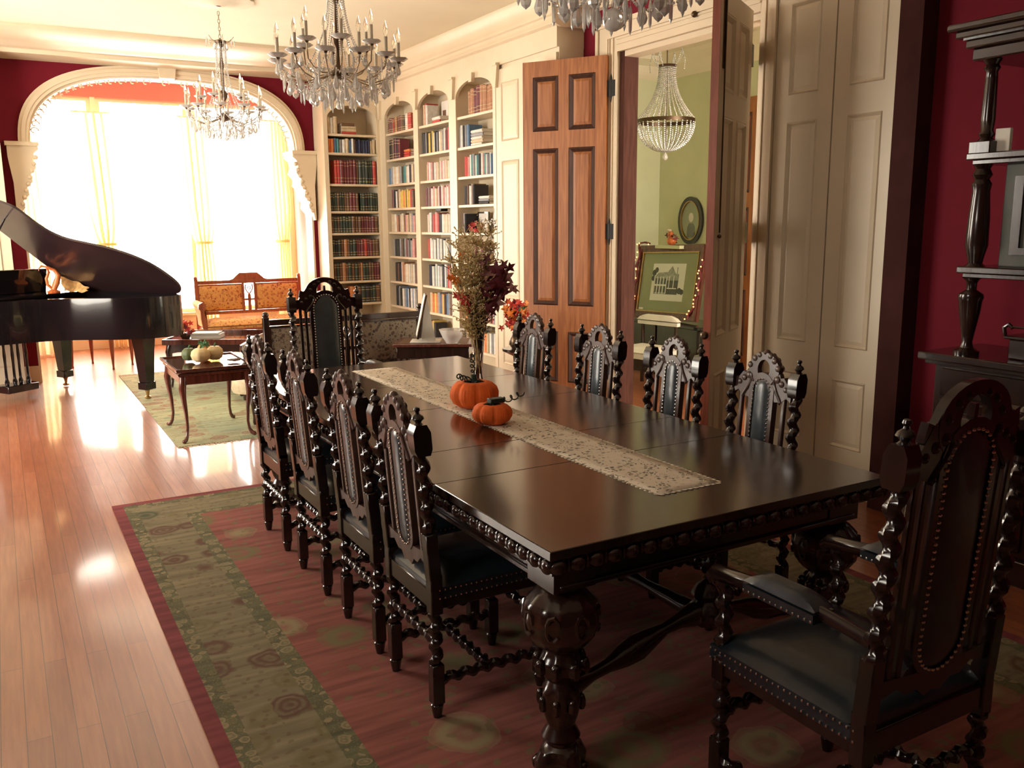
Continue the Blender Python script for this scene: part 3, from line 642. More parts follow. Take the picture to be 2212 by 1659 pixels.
for sy in (-1, 1):
    pts = [(x*LX/10, sy*LY, .27+.11*math.cos(x/10*PI/2)**2) for x in range(-10, 11)]; m.sweep(pts, [.03+.012*math.cos(k*1.3) for k in range(21)], 10)
    m.lathe([(0, -.06), (.04, -.05), (.06, -.02), (.05, .01), (.03, .03), (.045, .05), (.03, .08), (0, .10)], 20, (0, sy*LY, .39), flute=lambda a, z: .08*math.cos(8*a))
    for k in range(10): a = k*PI/5; m.ball((.055*math.cos(a), sy*LY+.055*math.sin(a), .375), .014, 6, 4)
m.sweep([(0, -LY+2*LY*k/20, .36) for k in range(21)], [.028+.01*math.cos(k*1.6) for k in range(21)], 10)
m.obj('stretcher', 'dark_wood', t)
# ---------------------------------------------------------------- chairs (front = +x)
def shear(k, z0=.46): return Matrix(((1, 0, -k, k*z0), (0, 1, 0, 0), (0, 0, 1, 0), (0, 0, 0, 1)))
def stadium(hw, z0, z1, n=10, tip=1.0):
    o = []
    for i in range(n+1): a = PI*i/n; o.append((hw*math.cos(a), z1-hw*tip+hw*tip*math.sin(a)))
    for i in range(n+1): a = PI+PI*i/n; o.append((hw*math.cos(a), z0+hw*tip+hw*tip*math.sin(a)))
    return o
def make_chair(name, label, cat, W=.40, D=.44, SZ=.455, FZ=1.055, CZ=1.065, padw=.047, arms=False, wmat='chair_wood'):
    t = thing(name, label, cat); hw = W/2-.022; xb = -D/2+.02; xf = D/2-.02; K = .075; sh = Matrix.Translation((xb, 0, 0)) @ shear(K)
    rb_ = FZ-.155                                                    # underside of the post block
    for sy in (-1, 1):                                               # back posts with leg
        m = MB(); y = sy*hw
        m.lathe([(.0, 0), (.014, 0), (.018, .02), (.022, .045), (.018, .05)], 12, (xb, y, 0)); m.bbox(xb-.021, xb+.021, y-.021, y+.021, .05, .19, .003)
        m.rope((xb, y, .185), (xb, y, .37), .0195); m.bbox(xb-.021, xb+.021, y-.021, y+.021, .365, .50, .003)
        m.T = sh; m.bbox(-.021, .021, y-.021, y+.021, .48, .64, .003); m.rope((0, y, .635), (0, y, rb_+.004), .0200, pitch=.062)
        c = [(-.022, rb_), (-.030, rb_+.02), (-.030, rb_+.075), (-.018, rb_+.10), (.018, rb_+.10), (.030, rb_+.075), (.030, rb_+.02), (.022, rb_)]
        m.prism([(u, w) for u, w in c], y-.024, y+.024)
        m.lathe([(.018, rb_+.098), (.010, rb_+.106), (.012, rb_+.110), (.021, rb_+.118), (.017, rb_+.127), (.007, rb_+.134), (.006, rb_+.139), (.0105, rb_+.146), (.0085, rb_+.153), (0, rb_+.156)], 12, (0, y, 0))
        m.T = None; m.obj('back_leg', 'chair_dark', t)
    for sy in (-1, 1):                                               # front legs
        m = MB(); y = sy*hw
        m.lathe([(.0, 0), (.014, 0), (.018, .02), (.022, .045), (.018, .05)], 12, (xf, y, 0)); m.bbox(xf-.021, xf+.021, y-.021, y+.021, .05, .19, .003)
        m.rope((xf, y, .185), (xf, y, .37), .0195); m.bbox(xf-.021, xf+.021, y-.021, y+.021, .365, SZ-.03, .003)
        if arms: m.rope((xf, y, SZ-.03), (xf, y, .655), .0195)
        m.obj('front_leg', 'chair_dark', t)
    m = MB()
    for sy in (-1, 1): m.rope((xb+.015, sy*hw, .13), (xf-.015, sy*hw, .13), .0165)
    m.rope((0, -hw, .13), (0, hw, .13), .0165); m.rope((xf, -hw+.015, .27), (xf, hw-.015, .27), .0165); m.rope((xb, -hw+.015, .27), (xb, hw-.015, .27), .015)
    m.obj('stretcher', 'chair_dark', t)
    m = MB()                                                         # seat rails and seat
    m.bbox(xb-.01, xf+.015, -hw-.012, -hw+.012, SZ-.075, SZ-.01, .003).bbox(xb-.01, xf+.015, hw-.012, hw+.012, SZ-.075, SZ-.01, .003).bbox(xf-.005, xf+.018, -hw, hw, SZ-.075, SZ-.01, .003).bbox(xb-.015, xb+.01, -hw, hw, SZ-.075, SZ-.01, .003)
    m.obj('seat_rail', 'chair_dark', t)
    def seatf(u, v):
        x = xb-.005+(xf+.035-xb)*u; y = (-hw-.018)+(2*hw+.036)*v; e = min(u, 1-u, v, 1-v)*2
        return (x, y, SZ+.002+.040*min(1, (e*3.2))**.55+.012*math.sin(PI*u)*math.sin(PI*v))
    m = MB().grid(seatf, 14, 14); m.box(xb-.005, xf+.03, -hw-.018, hw+.018, SZ-.04, SZ+.002); m.obj('seat', 'seat_leather', t)
    m = MB(); st = .019; x0, x1, y0, y1 = xb+.01, xf+.032, -hw-.02, hw+.02
    for i in range(int((x1-x0)/st)+1):
        for y in (y0, y1):
            for z in (SZ-.034, SZ-.006): m.ball((x0+i*st, y, z), .0038, 5, 4)
    for i in range(int((y1-y0)/st)+1):
        for z in (SZ-.034, SZ-.006): m.ball((x1, y0+i*st, z), .0038, 5, 4)
    m.obj('seat_nails', 'silver_nail', t)
    # back composition
    z0, z1 = SZ+.085, CZ-.115; fw = padw+.022
    m = MB(); m.T = sh; a = stadium(fw, z0-.008, z1+.03, 12); b = stadium(padw, z0+.01, z1+.004, 12)
    m.ring(a, b, -.014, .014, 'x'); m.obj('splat_frame', wmat, t)
    m = MB(); m.T = sh
    for sg in (-1, 1):
        o = b; k = len(o); cz = (z0+z1)/2; zc = lambda w, f: max(min(w, cz+(z1-cz)-padw*(1-f)*0), 0)
        rings = []
        for f, d in ((1, .006), (.8, .013), (.45, .018)):
            rings.append([(sg*d, u*f, w+(1-f)*(-(w-(z1-padw)) if w > z1-padw else (-(w-(z0+padw)) if w < z0+padw else 0))) for u, w in o])
        vs = [p for r in rings for p in r]; fs = []
        for i in range(2):
            for j in range(k): fs.append((i*k+j, i*k+(j+1) % k, (i+1)*k+(j+1) % k, (i+1)*k+j))
        fs.append(tuple(2*k+j for j in range(k))); m.add(vs, fs)
    m.prism([(u, w) for u, w in b], -.006, .006, 'x'); m.obj('back_pad', 'leather', t)
    per = stadium(padw-.001, z0+.011, z1+.003, 12); per.append(per[0]); sp = .0175
    for x in (-.0155, .0155):
        m = MB(); m.T = sh; acc = 0; nx = 0
        for (u0, w0), (u1, w1) in zip(per[:-1], per[1:]):
            L = math.hypot(u1-u0, w1-w0)
            while nx <= acc+L:
                f = (nx-acc)/max(L, 1e-9); m.ball((x, u0+(u1-u0)*f, w0+(w1-w0)*f), .0046, 5, 4); nx += sp
            acc += L
        m.obj('back_nails', 'silver_nail', t)
    ysl = [(fw+hw-.02)/2+.006] if not arms else [fw+.028, hw-.055]
    for sy in (-1, 1):
        for y in ysl:
            m = MB(); m.T = sh; m.bbox(-.009, .009, sy*y-.009, sy*y+.009, z0+.005, rb_+.03, .003); m.obj('slat', wmat, t)
    m = MB(); m.T = sh                                               # lower scalloped rail
    o = [(hw-.02, z0+.03), (hw-.02, z0-.02), (hw*.62, z0-.005), (hw*.45, z0-.03), (hw*.28, z0-.028), (.03, z0-.055), (0, z0-.045)]
    m.prism(o+[(0, z0+.012), (fw*.9, z0+.02)], -.011, .011, 'x'); m.prism([(-u, w) for u, w in o]+[(0, z0+.012), (-fw*.9, z0+.02)], -.011, .011, 'x')
    m.obj('lower_rail', wmat, t)
    m = MB(); m.T = sh                                               # pierced carved crest
    ec = CZ-.075; eo = arc(0, ec, .085*W/.40, .075, 0, 2*PI, 28)[:-1]; ei = arc(0, ec+.004, .034, .040 if not arms else .052, 0, 2*PI, 28)[:-1]
    m.ring(eo, ei, -.012, .012, 'x')
    if arms:
        m = MB(); m.T = sh; ec = CZ-.095; m.ring(arc(0, ec, .130, .095, 0, 2*PI, 28)[:-1], arc(0, ec+.006, .056, .056, 0, 2*PI, 28)[:-1], -.012, .012, 'x')
    w2 = hw-.018
    o = [(.03, ec-.068), (.07, ec-.03), (.09*W/.4, ec-.005), (.098*W/.4, ec-.022), (w2*.72, ec-.018), (w2*.86, ec-.045), (w2, ec-.045), (w2, ec-.115), (w2*.85, ec-.10), (w2*.7, ec-.12), (fw+.004, ec-.125), (fw*.6, ec-.07)]
    if arms: o[4] = (w2*.68, ec+.012); o[3] = (.108, ec-.012)
    m.prism(o, -.011, .011, 'x'); m.prism([(-u, w) for u, w in o], -.011, .011, 'x')
    for sg in (-1, 1):                                               # carved relief
        for sy in (-1, 1):
            for (y, z, r) in ((.055, ec+.045, .016), (.078, ec+.015, .016), (.08, ec-.03, .018), (.105, ec-.045, .016), (.13, ec-.065, .014), (.03, ec+.062, .014), (.06, ec-.045, .012)):
                m.ball((sg*.010, sy*y*W/.4, z), r, 7, 5, (.55, 1, .9))
            m.sweep([(sg*.013, sy*(.05+.045*k/8+.012*math.sin(k))*W/.4, ec-.052+.04*math.sin(k*.55)-.004*k) for k in range(11)], .0055, 6)
    m.lathe([(0, -.012), (.012, -.006), (.016, .002), (.010, .012), (0, .016)], 10, (0, 0, CZ-.004)) if not arms else None
    if arms:
        for sy in (-1, 1):
            m.prism([(sy*.10, ec-.02), (sy*.115, ec+.042), (sy*.14, ec+.006), (sy*.165, ec+.015), (sy*.175, ec-.03)], -.010, .010, 'x')
        m.prism([(-.01, ec-.045), (.01, ec-.045), (.006, ec+.04), (-.006, ec+.04)], -.009, .009, 'x')
    m.obj('crest', wmat, t)
    if arms:
        for sy in (-1, 1):
            y = sy*hw; m = MB()
            m.sweep([(xb-.012+.42*k/12, y, .675+.015*math.sin(k/12*PI)) for k in range(12)]+[(xf+.035, y, .668), (xf+.05, y, .65), (xf+.04, y, .635)], [.018]*6+[.02]*6+[.022, .02, .014], 10)
            m.obj('arm', 'chair_dark', t)
            m = MB().grid(lambda u, v: (xb+.13+.23*u, y+sy*0+(-.036+.072*v), .69+.038*min(1, 4*min(u, 1-u, v, 1-v)+.05)**.5), 12, 10); m.box(xb+.13, xb+.36, y-.036, y+.036, .668, .692)
            m.obj('arm_pad', 'seat_leather', t)
            for yy in (y-.037, y+.037):
                m = MB()
                for i in range(13): m.ball((xb+.135+.0183*i, yy, .675), .0038, 5, 4)
                m.obj('arm_nails', 'silver_nail', t)
    return t
sc_ = make_chair('dining_chair', 'carved barley-twist dining chair, nearest of the left row', 'chair')
LEFT = [(2.635, 'nearest the camera'), (3.148, 'second from the camera'), (3.768, 'third from the camera'), (4.395, 'farthest from the camera')]
sc_.location = (1.115+.20, LEFT[0][0], .0072)
grpL = 'barley-twist chairs along the left side of the table'
sc_['group'] = grpL; sc_['label'] = 'dark barley-twist dining chair on the left side of the table, nearest the camera'
for y, w in LEFT[1:]: dup(sc_, (1.315, y, .0072), 0, 'dark barley-twist dining chair on the left side of the table, '+w, grpL)
RIGHT = [(2.655, 'in front of the cream closet doors'), (3.235, 'in front of the doorway edge'), (3.85, 'in front of the dark door lining'), (4.53, 'in front of the orange leaf arrangement')]
for y, w in RIGHT: dup(sc_, (2.72-.20, y, .0072), PI, 'dark barley-twist chair right of the table, '+w, 'barley-twist chairs along the right side of the table')
ac_ = make_chair('armchair', 'dark carved barley-twist armchair at the far end of the table, facing the camera', 'armchair', W=.495, D=.50, SZ=.46, FZ=1.20, CZ=1.265, padw=.085, arms=True, wmat='chair_dark')
ac_.location = (1.845, 5.42, .0072); ac_.rotation_euler = (0, 0, -PI/2); ac_['group'] = 'barley-twist armchairs at the table ends'
dup(ac_, (1.845, 1.44, .0072), PI/2, 'dark carved barley-twist armchair in deep shadow at the near end of the table', 'barley-twist armchairs at the table ends')
TZ = .7652
# ---------------------------------------------------------------- on the table
m = MB(); n_ = 120
def runner(u, v): return (-.13+.26*u, -1.40+2.80*v, 0)
m.grid(runner, 6, 60)
for sx in (-1, 1):
    for k in range(n_): y = -1.40+2.8*(k+.5)/n_; m.add([(sx*.13, y-.0115, 0), (sx*.139, y-.007, 0), (sx*.142, y, 0), (sx*.139, y+.007, 0), (sx*.13, y+.0115, 0)], [(0, 1, 2, 3, 4)])
for sy in (-1, 1):
    for k in range(11): x = -.13+.26*(k+.5)/11; m.add([(x-.0115, sy*1.4, 0), (x-.007, sy*1.409, 0), (x, sy*1.412, 0), (x+.007, sy*1.409, 0), (x+.0115, sy*1.4, 0)], [(0, 1, 2, 3, 4)])
o = m.obj('table_runner', 'lace', None, loc=(1.868, 3.50, TZ+.0012)); tag(o, 'cream lace table runner with scalloped edges laid along the dining table', 'table runner')
md = o.modifiers.new('solid', 'SOLIDIFY'); md.thickness = .001; md.offset = 1
def pumpkin(loc, r, h, label, seed):
    t = thing('fabric_pumpkin', label, 'pumpkin', loc, 0, 'corduroy pumpkins on the table runner'); rr = random.Random(seed)
    m = MB(); n = 120
    P = [(.0, .0), (.35, .0), (.62, .05), (.86, .20), (.99, .42), (1.0, .60), (.92, .80), (.74, .95), (.50, 1.0), (.28, .96), (.10, .88), (.0, .86)]
    pr_ = []
    for (a, b), (c, d) in zip(P[:-1], P[1:]):
        for k in range(3): pr_.append(((a+(c-a)*k/3)*r, (b+(d-b)*k/3)*h))
    pr_.append((0, P[-1][1]*h)); m.lathe(pr_, n, flute=lambda a, z: -.10*abs(math.cos(3.5*a+.4))**9+.012*math.cos(46*a))
    m.obj('body', 'pumpkin_orange', t)
    m = MB()
    for k in range(5):
        a = k*2*PI/5+.5; c, s_ = math.cos(a), math.sin(a); L = r*.52
        m.add([(0, 0, h*1.0), (c*L*.5-s_*L*.22, s_*L*.5+c*L*.22, h*1.03), (c*L, s_*L, h*.985), (c*L*.5+s_*L*.22, s_*L*.5-c*L*.22, h*1.03), (0, 0, h*.93)], [(0, 3, 2, 1), (4, 1, 2, 3), (0, 1, 4), (0, 4, 3)])
    m.obj('leaf_cap', 'felt_green', t)
    MB().lathe([(r*.16, h*.92), (r*.13, h*1.05), (r*.10, h*1.18), (r*.12, h*1.24), (0, h*1.25)], 12, flute=lambda a, z: .12*math.cos(5*a)).obj('stem', 'felt_green', t)
    return t
p = pumpkin((1.862, 3.60, TZ+.003), .115, .125, 'larger orange corduroy pumpkin on the runner, just behind the vase foot', 1)
def tendril(pts_, rad=.0042, coil=.011, turns=5):
    a, b = Vector(pts_[0]), Vector(pts_[1]); c = Vector(pts_[2]); o = []
    for k in range(70):
        u = k/69; q_ = (a*(1-u)**2+b*2*u*(1-u)+c*u*u); g = coil*min(1, 3*u); o.append(q_+Vector((math.cos(u*turns*2*PI)*g, math.sin(u*turns*2*PI)*g*.5, math.sin(u*turns*2*PI)*g)))
    return o
m = MB().sweep(tendril([(0, 0, .14), (.0, .02, .19), (-.01, -.01, .26)]), .0032, 6).sweep(tendril([(0, 0, .13), (-.06, -.01, .14), (-.10, -.03, .165)], turns=4), .0032, 6); m.obj('tendril', 'vine_black', p)
p = pumpkin((1.768, 3.255, TZ+.003), .088, .088, 'smaller flatter orange corduroy pumpkin on the runner, in front of the vase', 2)
m = MB().sweep(tendril([(.02, 0, .10), (.07, -.04, .10), (.115, -.06, .135)], turns=4), .0028, 6).bbox(-.02, .05, -.03, .01, .093, .113, .003); m.obj('tendril', 'vine_black', p)
VX, VY = 1.945, 3.62+.09
t = thing('flower_vase', 'tall clear trumpet vase of glitter sprays and autumn leaves on the runner', 'vase', (VX, VY, TZ+.003))
pv = [(.0, 0), (.062, 0), (.064, .006), (.03, .018), (.012, .035), (.015, .05), (.018, .10), (.022, .20), (.030, .32), (.042, .42), (.058, .49), (.0555, .49), (.0395, .42), (.0275, .32), (.0195, .20), (.0155, .11), (.0, .10)]
MB().lathe(pv, 28).obj('glass_body', 'clear_glass', t)
m = MB().lathe([(.0, .02), (.030, .025), (.034, .045), (.026, .065), (.0, .075)], 16, flute=lambda a, z: .08*math.cos(8*a)); m.obj('glass_knop', 'clear_glass', t)
plain('gold_glitter', (.58, .44, .20), .35, .5, 90, metal=.25)
plain('leaf_maroon', (.16, .02, .03), .6, .3, 18); plain('leaf_red', (.55, .04, .03), .6, .25, 18); plain('leaf_orange', (.80, .22, .03), .6, .3, 18); plain('leaf_rose', (.34, .14, .12), .6, .2, 18)
plain('feather_dark', (.030, .016, .014), .8, .4, 40)
rg = random.Random(5); zb = TZ+.12
def spray(base, tip, nb, rad, rr, spread=.05):
    m = MB(); base = Vector(base); tip = Vector(tip)
    mid = base.lerp(tip, .5)+Vector((rr.uniform(-.02, .02), rr.uniform(-.02, .02), .02))
    P_ = [(base*(1-u)**2+mid*2*u*(1-u)+tip*u*u) for u in [k/10 for k in range(11)]]
    m.sweep(P_, [rad*(1-.06*k) for k in range(11)], 5)
    for k in range(nb):
        u = rr.uniform(.35, 1); j = min(9, int(u*10)); p0 = P_[j]; d = Vector((rr.gauss(0, 1), rr.gauss(0, 1), rr.uniform(.2, 1.6))).normalized()*spread*rr.uniform(.5, 1.3)
        q1 = p0+d*.5+Vector((rr.gauss(0, .006), rr.gauss(0, .006), rr.gauss(0, .006))); q2 = p0+d; m.sweep([p0, q1, q2], [rad*.55, rad*.5, rad*.6], 4)
        for e in range(3): m.ball(q1.lerp(q2, e/2)+Vector((rr.gauss(0, .004), rr.gauss(0, .004), rr.gauss(0, .004))), rad*rr.uniform(.9, 1.6), 4, 3)
    return m
TB = Vector((VX, VY, TZ))
def tp(px, pz, dy=0): return (VX+px*.867+dy*.49, VY-px*.49+dy*.867, TZ+pz)     # offset across the view, height above the table
GB = MB()
for i, (a, z, dy) in enumerate(((-.10, .80, 0), (-.06, .85, .03), (-.02, .82, -.03), (.02, .88, .02), (.06, .86, -.01), (-.13, .72, .02), (-.04, .72, -.05), (.00, .68, -.06), (-.08, .66, -.04), (.07, .78, .04))):
    q = spray(tp(rg.uniform(-.01, .01), .14), tp(a, z, dy), 95, .0030, rg, .060); GB.add(q.v, q.f)
tag(GB.obj('glitter_branches', 'gold_glitter'), 'bushy gold glitter twigs filling the tall vase on the table', 'dried twigs', None, 'stuff')
o = spray(tp(.012, .2), tp(.085, .92, .02), 60, .0035, rg, .018).obj('silver_twig', 'silver_nail', None); tag(o, 'straight silvery white beaded stem, tallest on the right of the vase', 'branch')
def leaf(m, c, r, rr, mi=0, lobes=5):
    m.T = XF(c, rr.uniform(-1.0, 1.0)+PI/2, rr.uniform(-.8, .8), rr.uniform(-1.1, 0.3)); n = lobes*2
    pts = []
    for k in range(n*2):
        a = 2*PI*k/(n*2); q = r*(1 if k % 4 == 0 else (.62 if k % 2 else .45)); pts.append((q*math.cos(a), q*math.sin(a), r*.14*math.cos(a*2)))
    N = len(pts); vs = [(0, 0, r*.10)]+pts+[(0, 0, r*.10-.001)]+[(x, y, z-.001) for x, y, z in pts]
    m.add(vs, [(0, 1+k, 1+(k+1) % N) for k in range(N)]+[(N+1, N+2+(k+1) % N, N+2+k) for k in range(N)]+[(1+k, N+2+k, N+2+(k+1) % N, 1+(k+1) % N) for k in range(N)], mi); m.T = None
m = MB(); rr = random.Random(8)
for a, z, r in [(.05, .62, .045), (.08, .60, .06), (.10, .56, .065), (.12, .60, .05), (.07, .54, .06), (.11, .52, .055), (.06, .49, .05), (.13, .55, .05), (.05, .57, .05), (.09, .64, .045), (.14, .60, .045), (.155, .645, .032), (.125, .655, .035), (.165, .55, .032), (.18, .545, .03), (.05, .46, .035), (.07, .44, .03), (.09, .48, .05), (.03, .53, .04), (.02, .66, .035), (.045, .69, .03)]:
    leaf(m, tp(a, z, rr.uniform(-.05, .04)), r, rr, rr.choice([0, 0, 0, 1]))
for a, z in ((.06, .55), (.11, .57), (.15, .55), (.14, .62), (.05, .5)): m.sweep([tp(0, .2), tp(a*.3, .4), tp(a, z)], .0025, 5)
o = m.obj('leaf_spray', ['leaf_maroon', 'leaf_rose']); tag(o, 'large maroon leaf spray leaning out of the right side of the tall vase', 'leaf spray')
m = MB()
for a, z, r in ((-.055, .50, .038), (-.075, .515, .036), (-.04, .475, .036), (-.095, .51, .030), (-.03, .51, .030), (-.035, .45, .025)): leaf(m, tp(a, z, -.03), r, rr)
m.sweep([tp(0, .2), tp(-.02, .4, -.01), tp(-.06, .5, -.03)], .0025, 5)
o = m.obj('leaf_spray', 'leaf_red'); tag(o, 'bright red leaf spray on the left rim of the tall vase', 'leaf spray')
m = MB()
for a, z, r in ((-.115, .60, .028), (-.10, .585, .025), (-.13, .60, .020), (-.07, .70, .024)): leaf(m, tp(a, z, -.02), r, rr)
m.sweep([tp(0, .2), tp(-.06, .48, -.01), tp(-.115, .60, -.02)], .0022, 5)
o = m.obj('leaf_spray', 'leaf_orange'); tag(o, 'small orange leaf spray on the far left of the tall vase', 'leaf spray')
m = MB().sweep([tp(0, .2), tp(-.05, .5), tp(-.11, .62), tp(-.12, .70), tp(-.145, .76)], [.003, .003, .0025, .002, .001], 5).sweep([tp(-.08, .56), tp(-.13, .64), tp(-.165, .66)], .0018, 5)
o = m.obj('curly_twig', 'vine_black'); tag(o, 'thin dark curly twig bending left out of the tall vase', 'twig')
m = MB()
for k in range(7):
    a = rg.uniform(-.008, .008); m.sweep([tp(a*.3-.004, .115), tp(a*.5, .24), tp(a, .34), tp(a*2.2, .43)], [.004, .007, .018, .024], 6)
m.sweep([tp(.018, .10), tp(.004, .2), tp(-.004, .3)], .004, 6).sweep([tp(-.016, .11), tp(-.002, .2), tp(.004, .3)], .004, 6)
o = m.obj('twig_bundle', 'feather_dark'); tag(o, 'bundle of dark stems crossing inside the clear neck of the tall vase', 'stems')
# ================================================================ RUGS
def rug_mat(name, base, spots, sc, ring=50, thr=.33, detail=(.5, .5)):
    m, n, l, b = nmat(name); v = tex_in(n, l)
    nz = n.new('ShaderNodeTexNoise'); nz.inputs['Scale'].default_value = 9; nz.inputs['Detail'].default_value = 6; l.new(v, nz.inputs[0])
    sub = n.new('ShaderNodeVectorMath'); sub.operation = 'MULTIPLY_ADD'; sub.inputs[1].default_value = (.07, .07, 0); l.new(nz.outputs[1], sub.inputs[0]); l.new(v, sub.inputs[2])
    vo = n.new('ShaderNodeTexVoronoi'); vo.inputs['Scale'].default_value = sc; vo.inputs['Randomness'].default_value = .75; l.new(sub.outputs[0], vo.inputs[0])
    sn = n.new('ShaderNodeMath'); sn.operation = 'MULTIPLY'; sn.inputs[1].default_value = ring; l.new(vo.outputs[0], sn.inputs[0])
    s2 = n.new('ShaderNodeMath'); s2.operation = 'SINE'; l.new(sn.outputs[0], s2.inputs[0])
    lt = n.new('ShaderNodeMath'); lt.operation = 'LESS_THAN'; lt.inputs[1].default_value = thr; l.new(vo.outputs[0], lt.inputs[0])
    mr = n.new('ShaderNodeMapRange'); mr.inputs[1].default_value = -1; mr.inputs[3].default_value = .35; l.new(s2.outputs[0], mr.inputs[0])
    ml = n.new('ShaderNodeMath'); ml.operation = 'MULTIPLY'; l.new(mr.outputs[0], ml.inputs[0]); l.new(lt.outputs[0], ml.inputs[1])
    k = len(spots); r2 = ramp(n, [(i/k, c) for i, c in enumerate(spots)]); r2.color_ramp.interpolation = 'CONSTANT'; l.new(vo.outputs[1], r2.inputs[0])
    fine = n.new('ShaderNodeTexVoronoi'); fine.inputs['Scale'].default_value = sc*5; l.new(sub.outputs[0], fine.inputs[0])
    f2 = n.new('ShaderNodeMath'); f2.operation = 'LESS_THAN'; f2.inputs[1].default_value = .28; l.new(fine.outputs[0], f2.inputs[0])
    f3 = n.new('ShaderNodeMath'); f3.operation = 'MULTIPLY'; f3.inputs[1].default_value = detail[0]; l.new(f2.outputs[0], f3.inputs[0])
    ab = n.new('ShaderNodeTexNoise'); ab.inputs['Scale'].default_value = 2.2; ab.inputs['Detail'].default_value = 8; l.new(tex_in(n, l, (1.2, 12, 1)), ab.inputs[0])
    r1 = ramp(n, [(.3, tuple(c*.72 for c in base)), (.7, tuple(min(1, c*1.25) for c in base))]); l.new(ab.outputs[0], r1.inputs[0])
    m1 = n.new('ShaderNodeMix'); m1.data_type = 'RGBA'; l.new(ml.outputs[0], m1.inputs[0]); l.new(r1.outputs[0], m1.inputs[6]); l.new(r2.outputs[0], m1.inputs[7])
    m2 = n.new('ShaderNodeMix'); m2.data_type = 'RGBA'; l.new(f3.outputs[0], m2.inputs[0]); l.new(m1.outputs[2], m2.inputs[6]); m2.inputs[7].default_value = (*spots[0], 1)
    l.new(m2.outputs[2], b.inputs['Base Color']); b.inputs['Roughness'].default_value = .95; b.inputs['Specular IOR Level'].default_value = .15
    bump(n, l, b, ab.outputs[0], .4, .004)
OL, BE, GR, RO, BR = (.17, .14, .07), (.27, .21, .12), (.075, .085, .05), (.24, .06, .055), (.12, .065, .045)
rug_mat('rug_field', (.25, .088, .072), [OL, BE, OL, BE, BR], 3.4, 30, .40, (.62, .5))
rug_mat('rug_border', (.20, .165, .10), [BR, OL, BR, GR], 5.2, 42, .42, (.4, .5))
rug_mat('rug_guard', (.12, .115, .065), [BE, BE, OL], 21, 20, .45)
rug_mat('rug_selvage', (.20, .05, .055), [RO, BR], 8, 20, .1, (.1, .1))
rug_mat('rug_green', (.34, .36, .22), [(.30, .20, .12), BE, (.20, .24, .15), (.40, .36, .22)], 3.2, 30, .35)
rug_mat('rug_green_border', (.36, .34, .20), [(.30, .16, .10), (.22, .26, .16)], 6, 40, .4)
def rug(name, x0, x1, y0, y1, bands, label, fringe=None, h=.007):
    t = thing(name, label, 'rug', ((x0+x1)/2, (y0+y1)/2, 0)); hx, hy = (x1-x0)/2, (y1-y0)/2; d0 = 0
    N = 60
    for nm, mt, d1 in bands:
        m = MB()
        if d1 is None: m.box(-hx+d0, hx-d0, -hy+d0, hy-d0, .001, h)
        else:
            for a in ((-hx+d0, -hx+d1, -hy+d0, hy-d0), (hx-d1, hx-d0, -hy+d0, hy-d0), (-hx+d1, hx-d1, -hy+d0, -hy+d1), (-hx+d1, hx-d1, hy-d1, hy-d0)): m.box(*a, .001, h)
            d0 = d1
        m.obj(nm, mt, t)
    if fringe:
        m = MB(); rr = random.Random(3)
        for sy in fringe:
            for k in range(int(hx*2/.012)):
                x = -hx+k*.012; L = rr.uniform(.03, .055); m.sweep([(x, sy*hy, .004), (x+rr.uniform(-.006, .006), sy*(hy+L*.5), .004), (x+rr.uniform(-.012, .012), sy*(hy+L), .003)], .002, 3)
        o = m.obj('fringe', 'book_c', t); o['kind'] = 'stuff'
    return t
rug('area_rug', .43, 3.32, .10, 5.455, [('selvage', 'rug_selvage', .055), ('outer_guard', 'rug_guard', .115), ('main_border', 'rug_border', .345), ('inner_guard', 'rug_guard', .415), ('field', 'rug_field', None)], 'large faded red and olive oriental rug under the dining table')
rug('area_rug', 1.01, 3.25, 6.72, 10.38, [('selvage', 'rug_green_border', .30), ('field', 'rug_green', None)], 'pale green and beige oriental rug under the small tables', (-1, 1))
# ================================================================ PIANO
pn = thing('grand_piano', 'black grand piano with raised lid standing before the bright bay', 'piano', (.489+.1*math.sin(math.radians(55)), 10.03+.1*math.cos(math.radians(55)), .0072), -math.radians(55))
rim = [(-.30, 0), (1.50, 0), (1.60, -.05), (1.655, -.17), (1.645, -.32), (1.57, -.47), (1.42, -.60), (1.22, -.70), (1.03, -.79), (.90, -.90), (.81, -1.05), (.75, -1.22), (.68, -1.34), (.55, -1.41), (.35, -1.44), (-.30, -1.44)]
def smooth(poly, it=2, keep=()):
    for _ in range(it):
        o = []; n = len(poly)
        for i in range(n):
            a, b = poly[i], poly[(i+1) % n]
            if (i in keep) and ((i+1) % n in keep): o += [a, b]
            else: o += [(a[0]*.75+b[0]*.25, a[1]*.75+b[1]*.25), (a[0]*.25+b[0]*.75, a[1]*.25+b[1]*.75)]
        poly = o; keep = ()
    return poly
curve = rim[1:15]
cs = [curve[0]]
for i in range(len(curve)-1):
    p0, p1, p2, p3 = curve[max(i-1, 0)], curve[i], curve[i+1], curve[min(i+2, len(curve)-1)]
    for k in range(1, 6):
        u = k/5; cs.append(tuple(.5*((2*p1[j])+(-p0[j]+p2[j])*u+(2*p0[j]-5*p1[j]+4*p2[j]-p3[j])*u*u+(-p0[j]+3*p1[j]-3*p2[j]+p3[j])*u**3) for j in (0, 1)))
outer_ = [(.0, 0)]+cs+[(0, -1.44)]
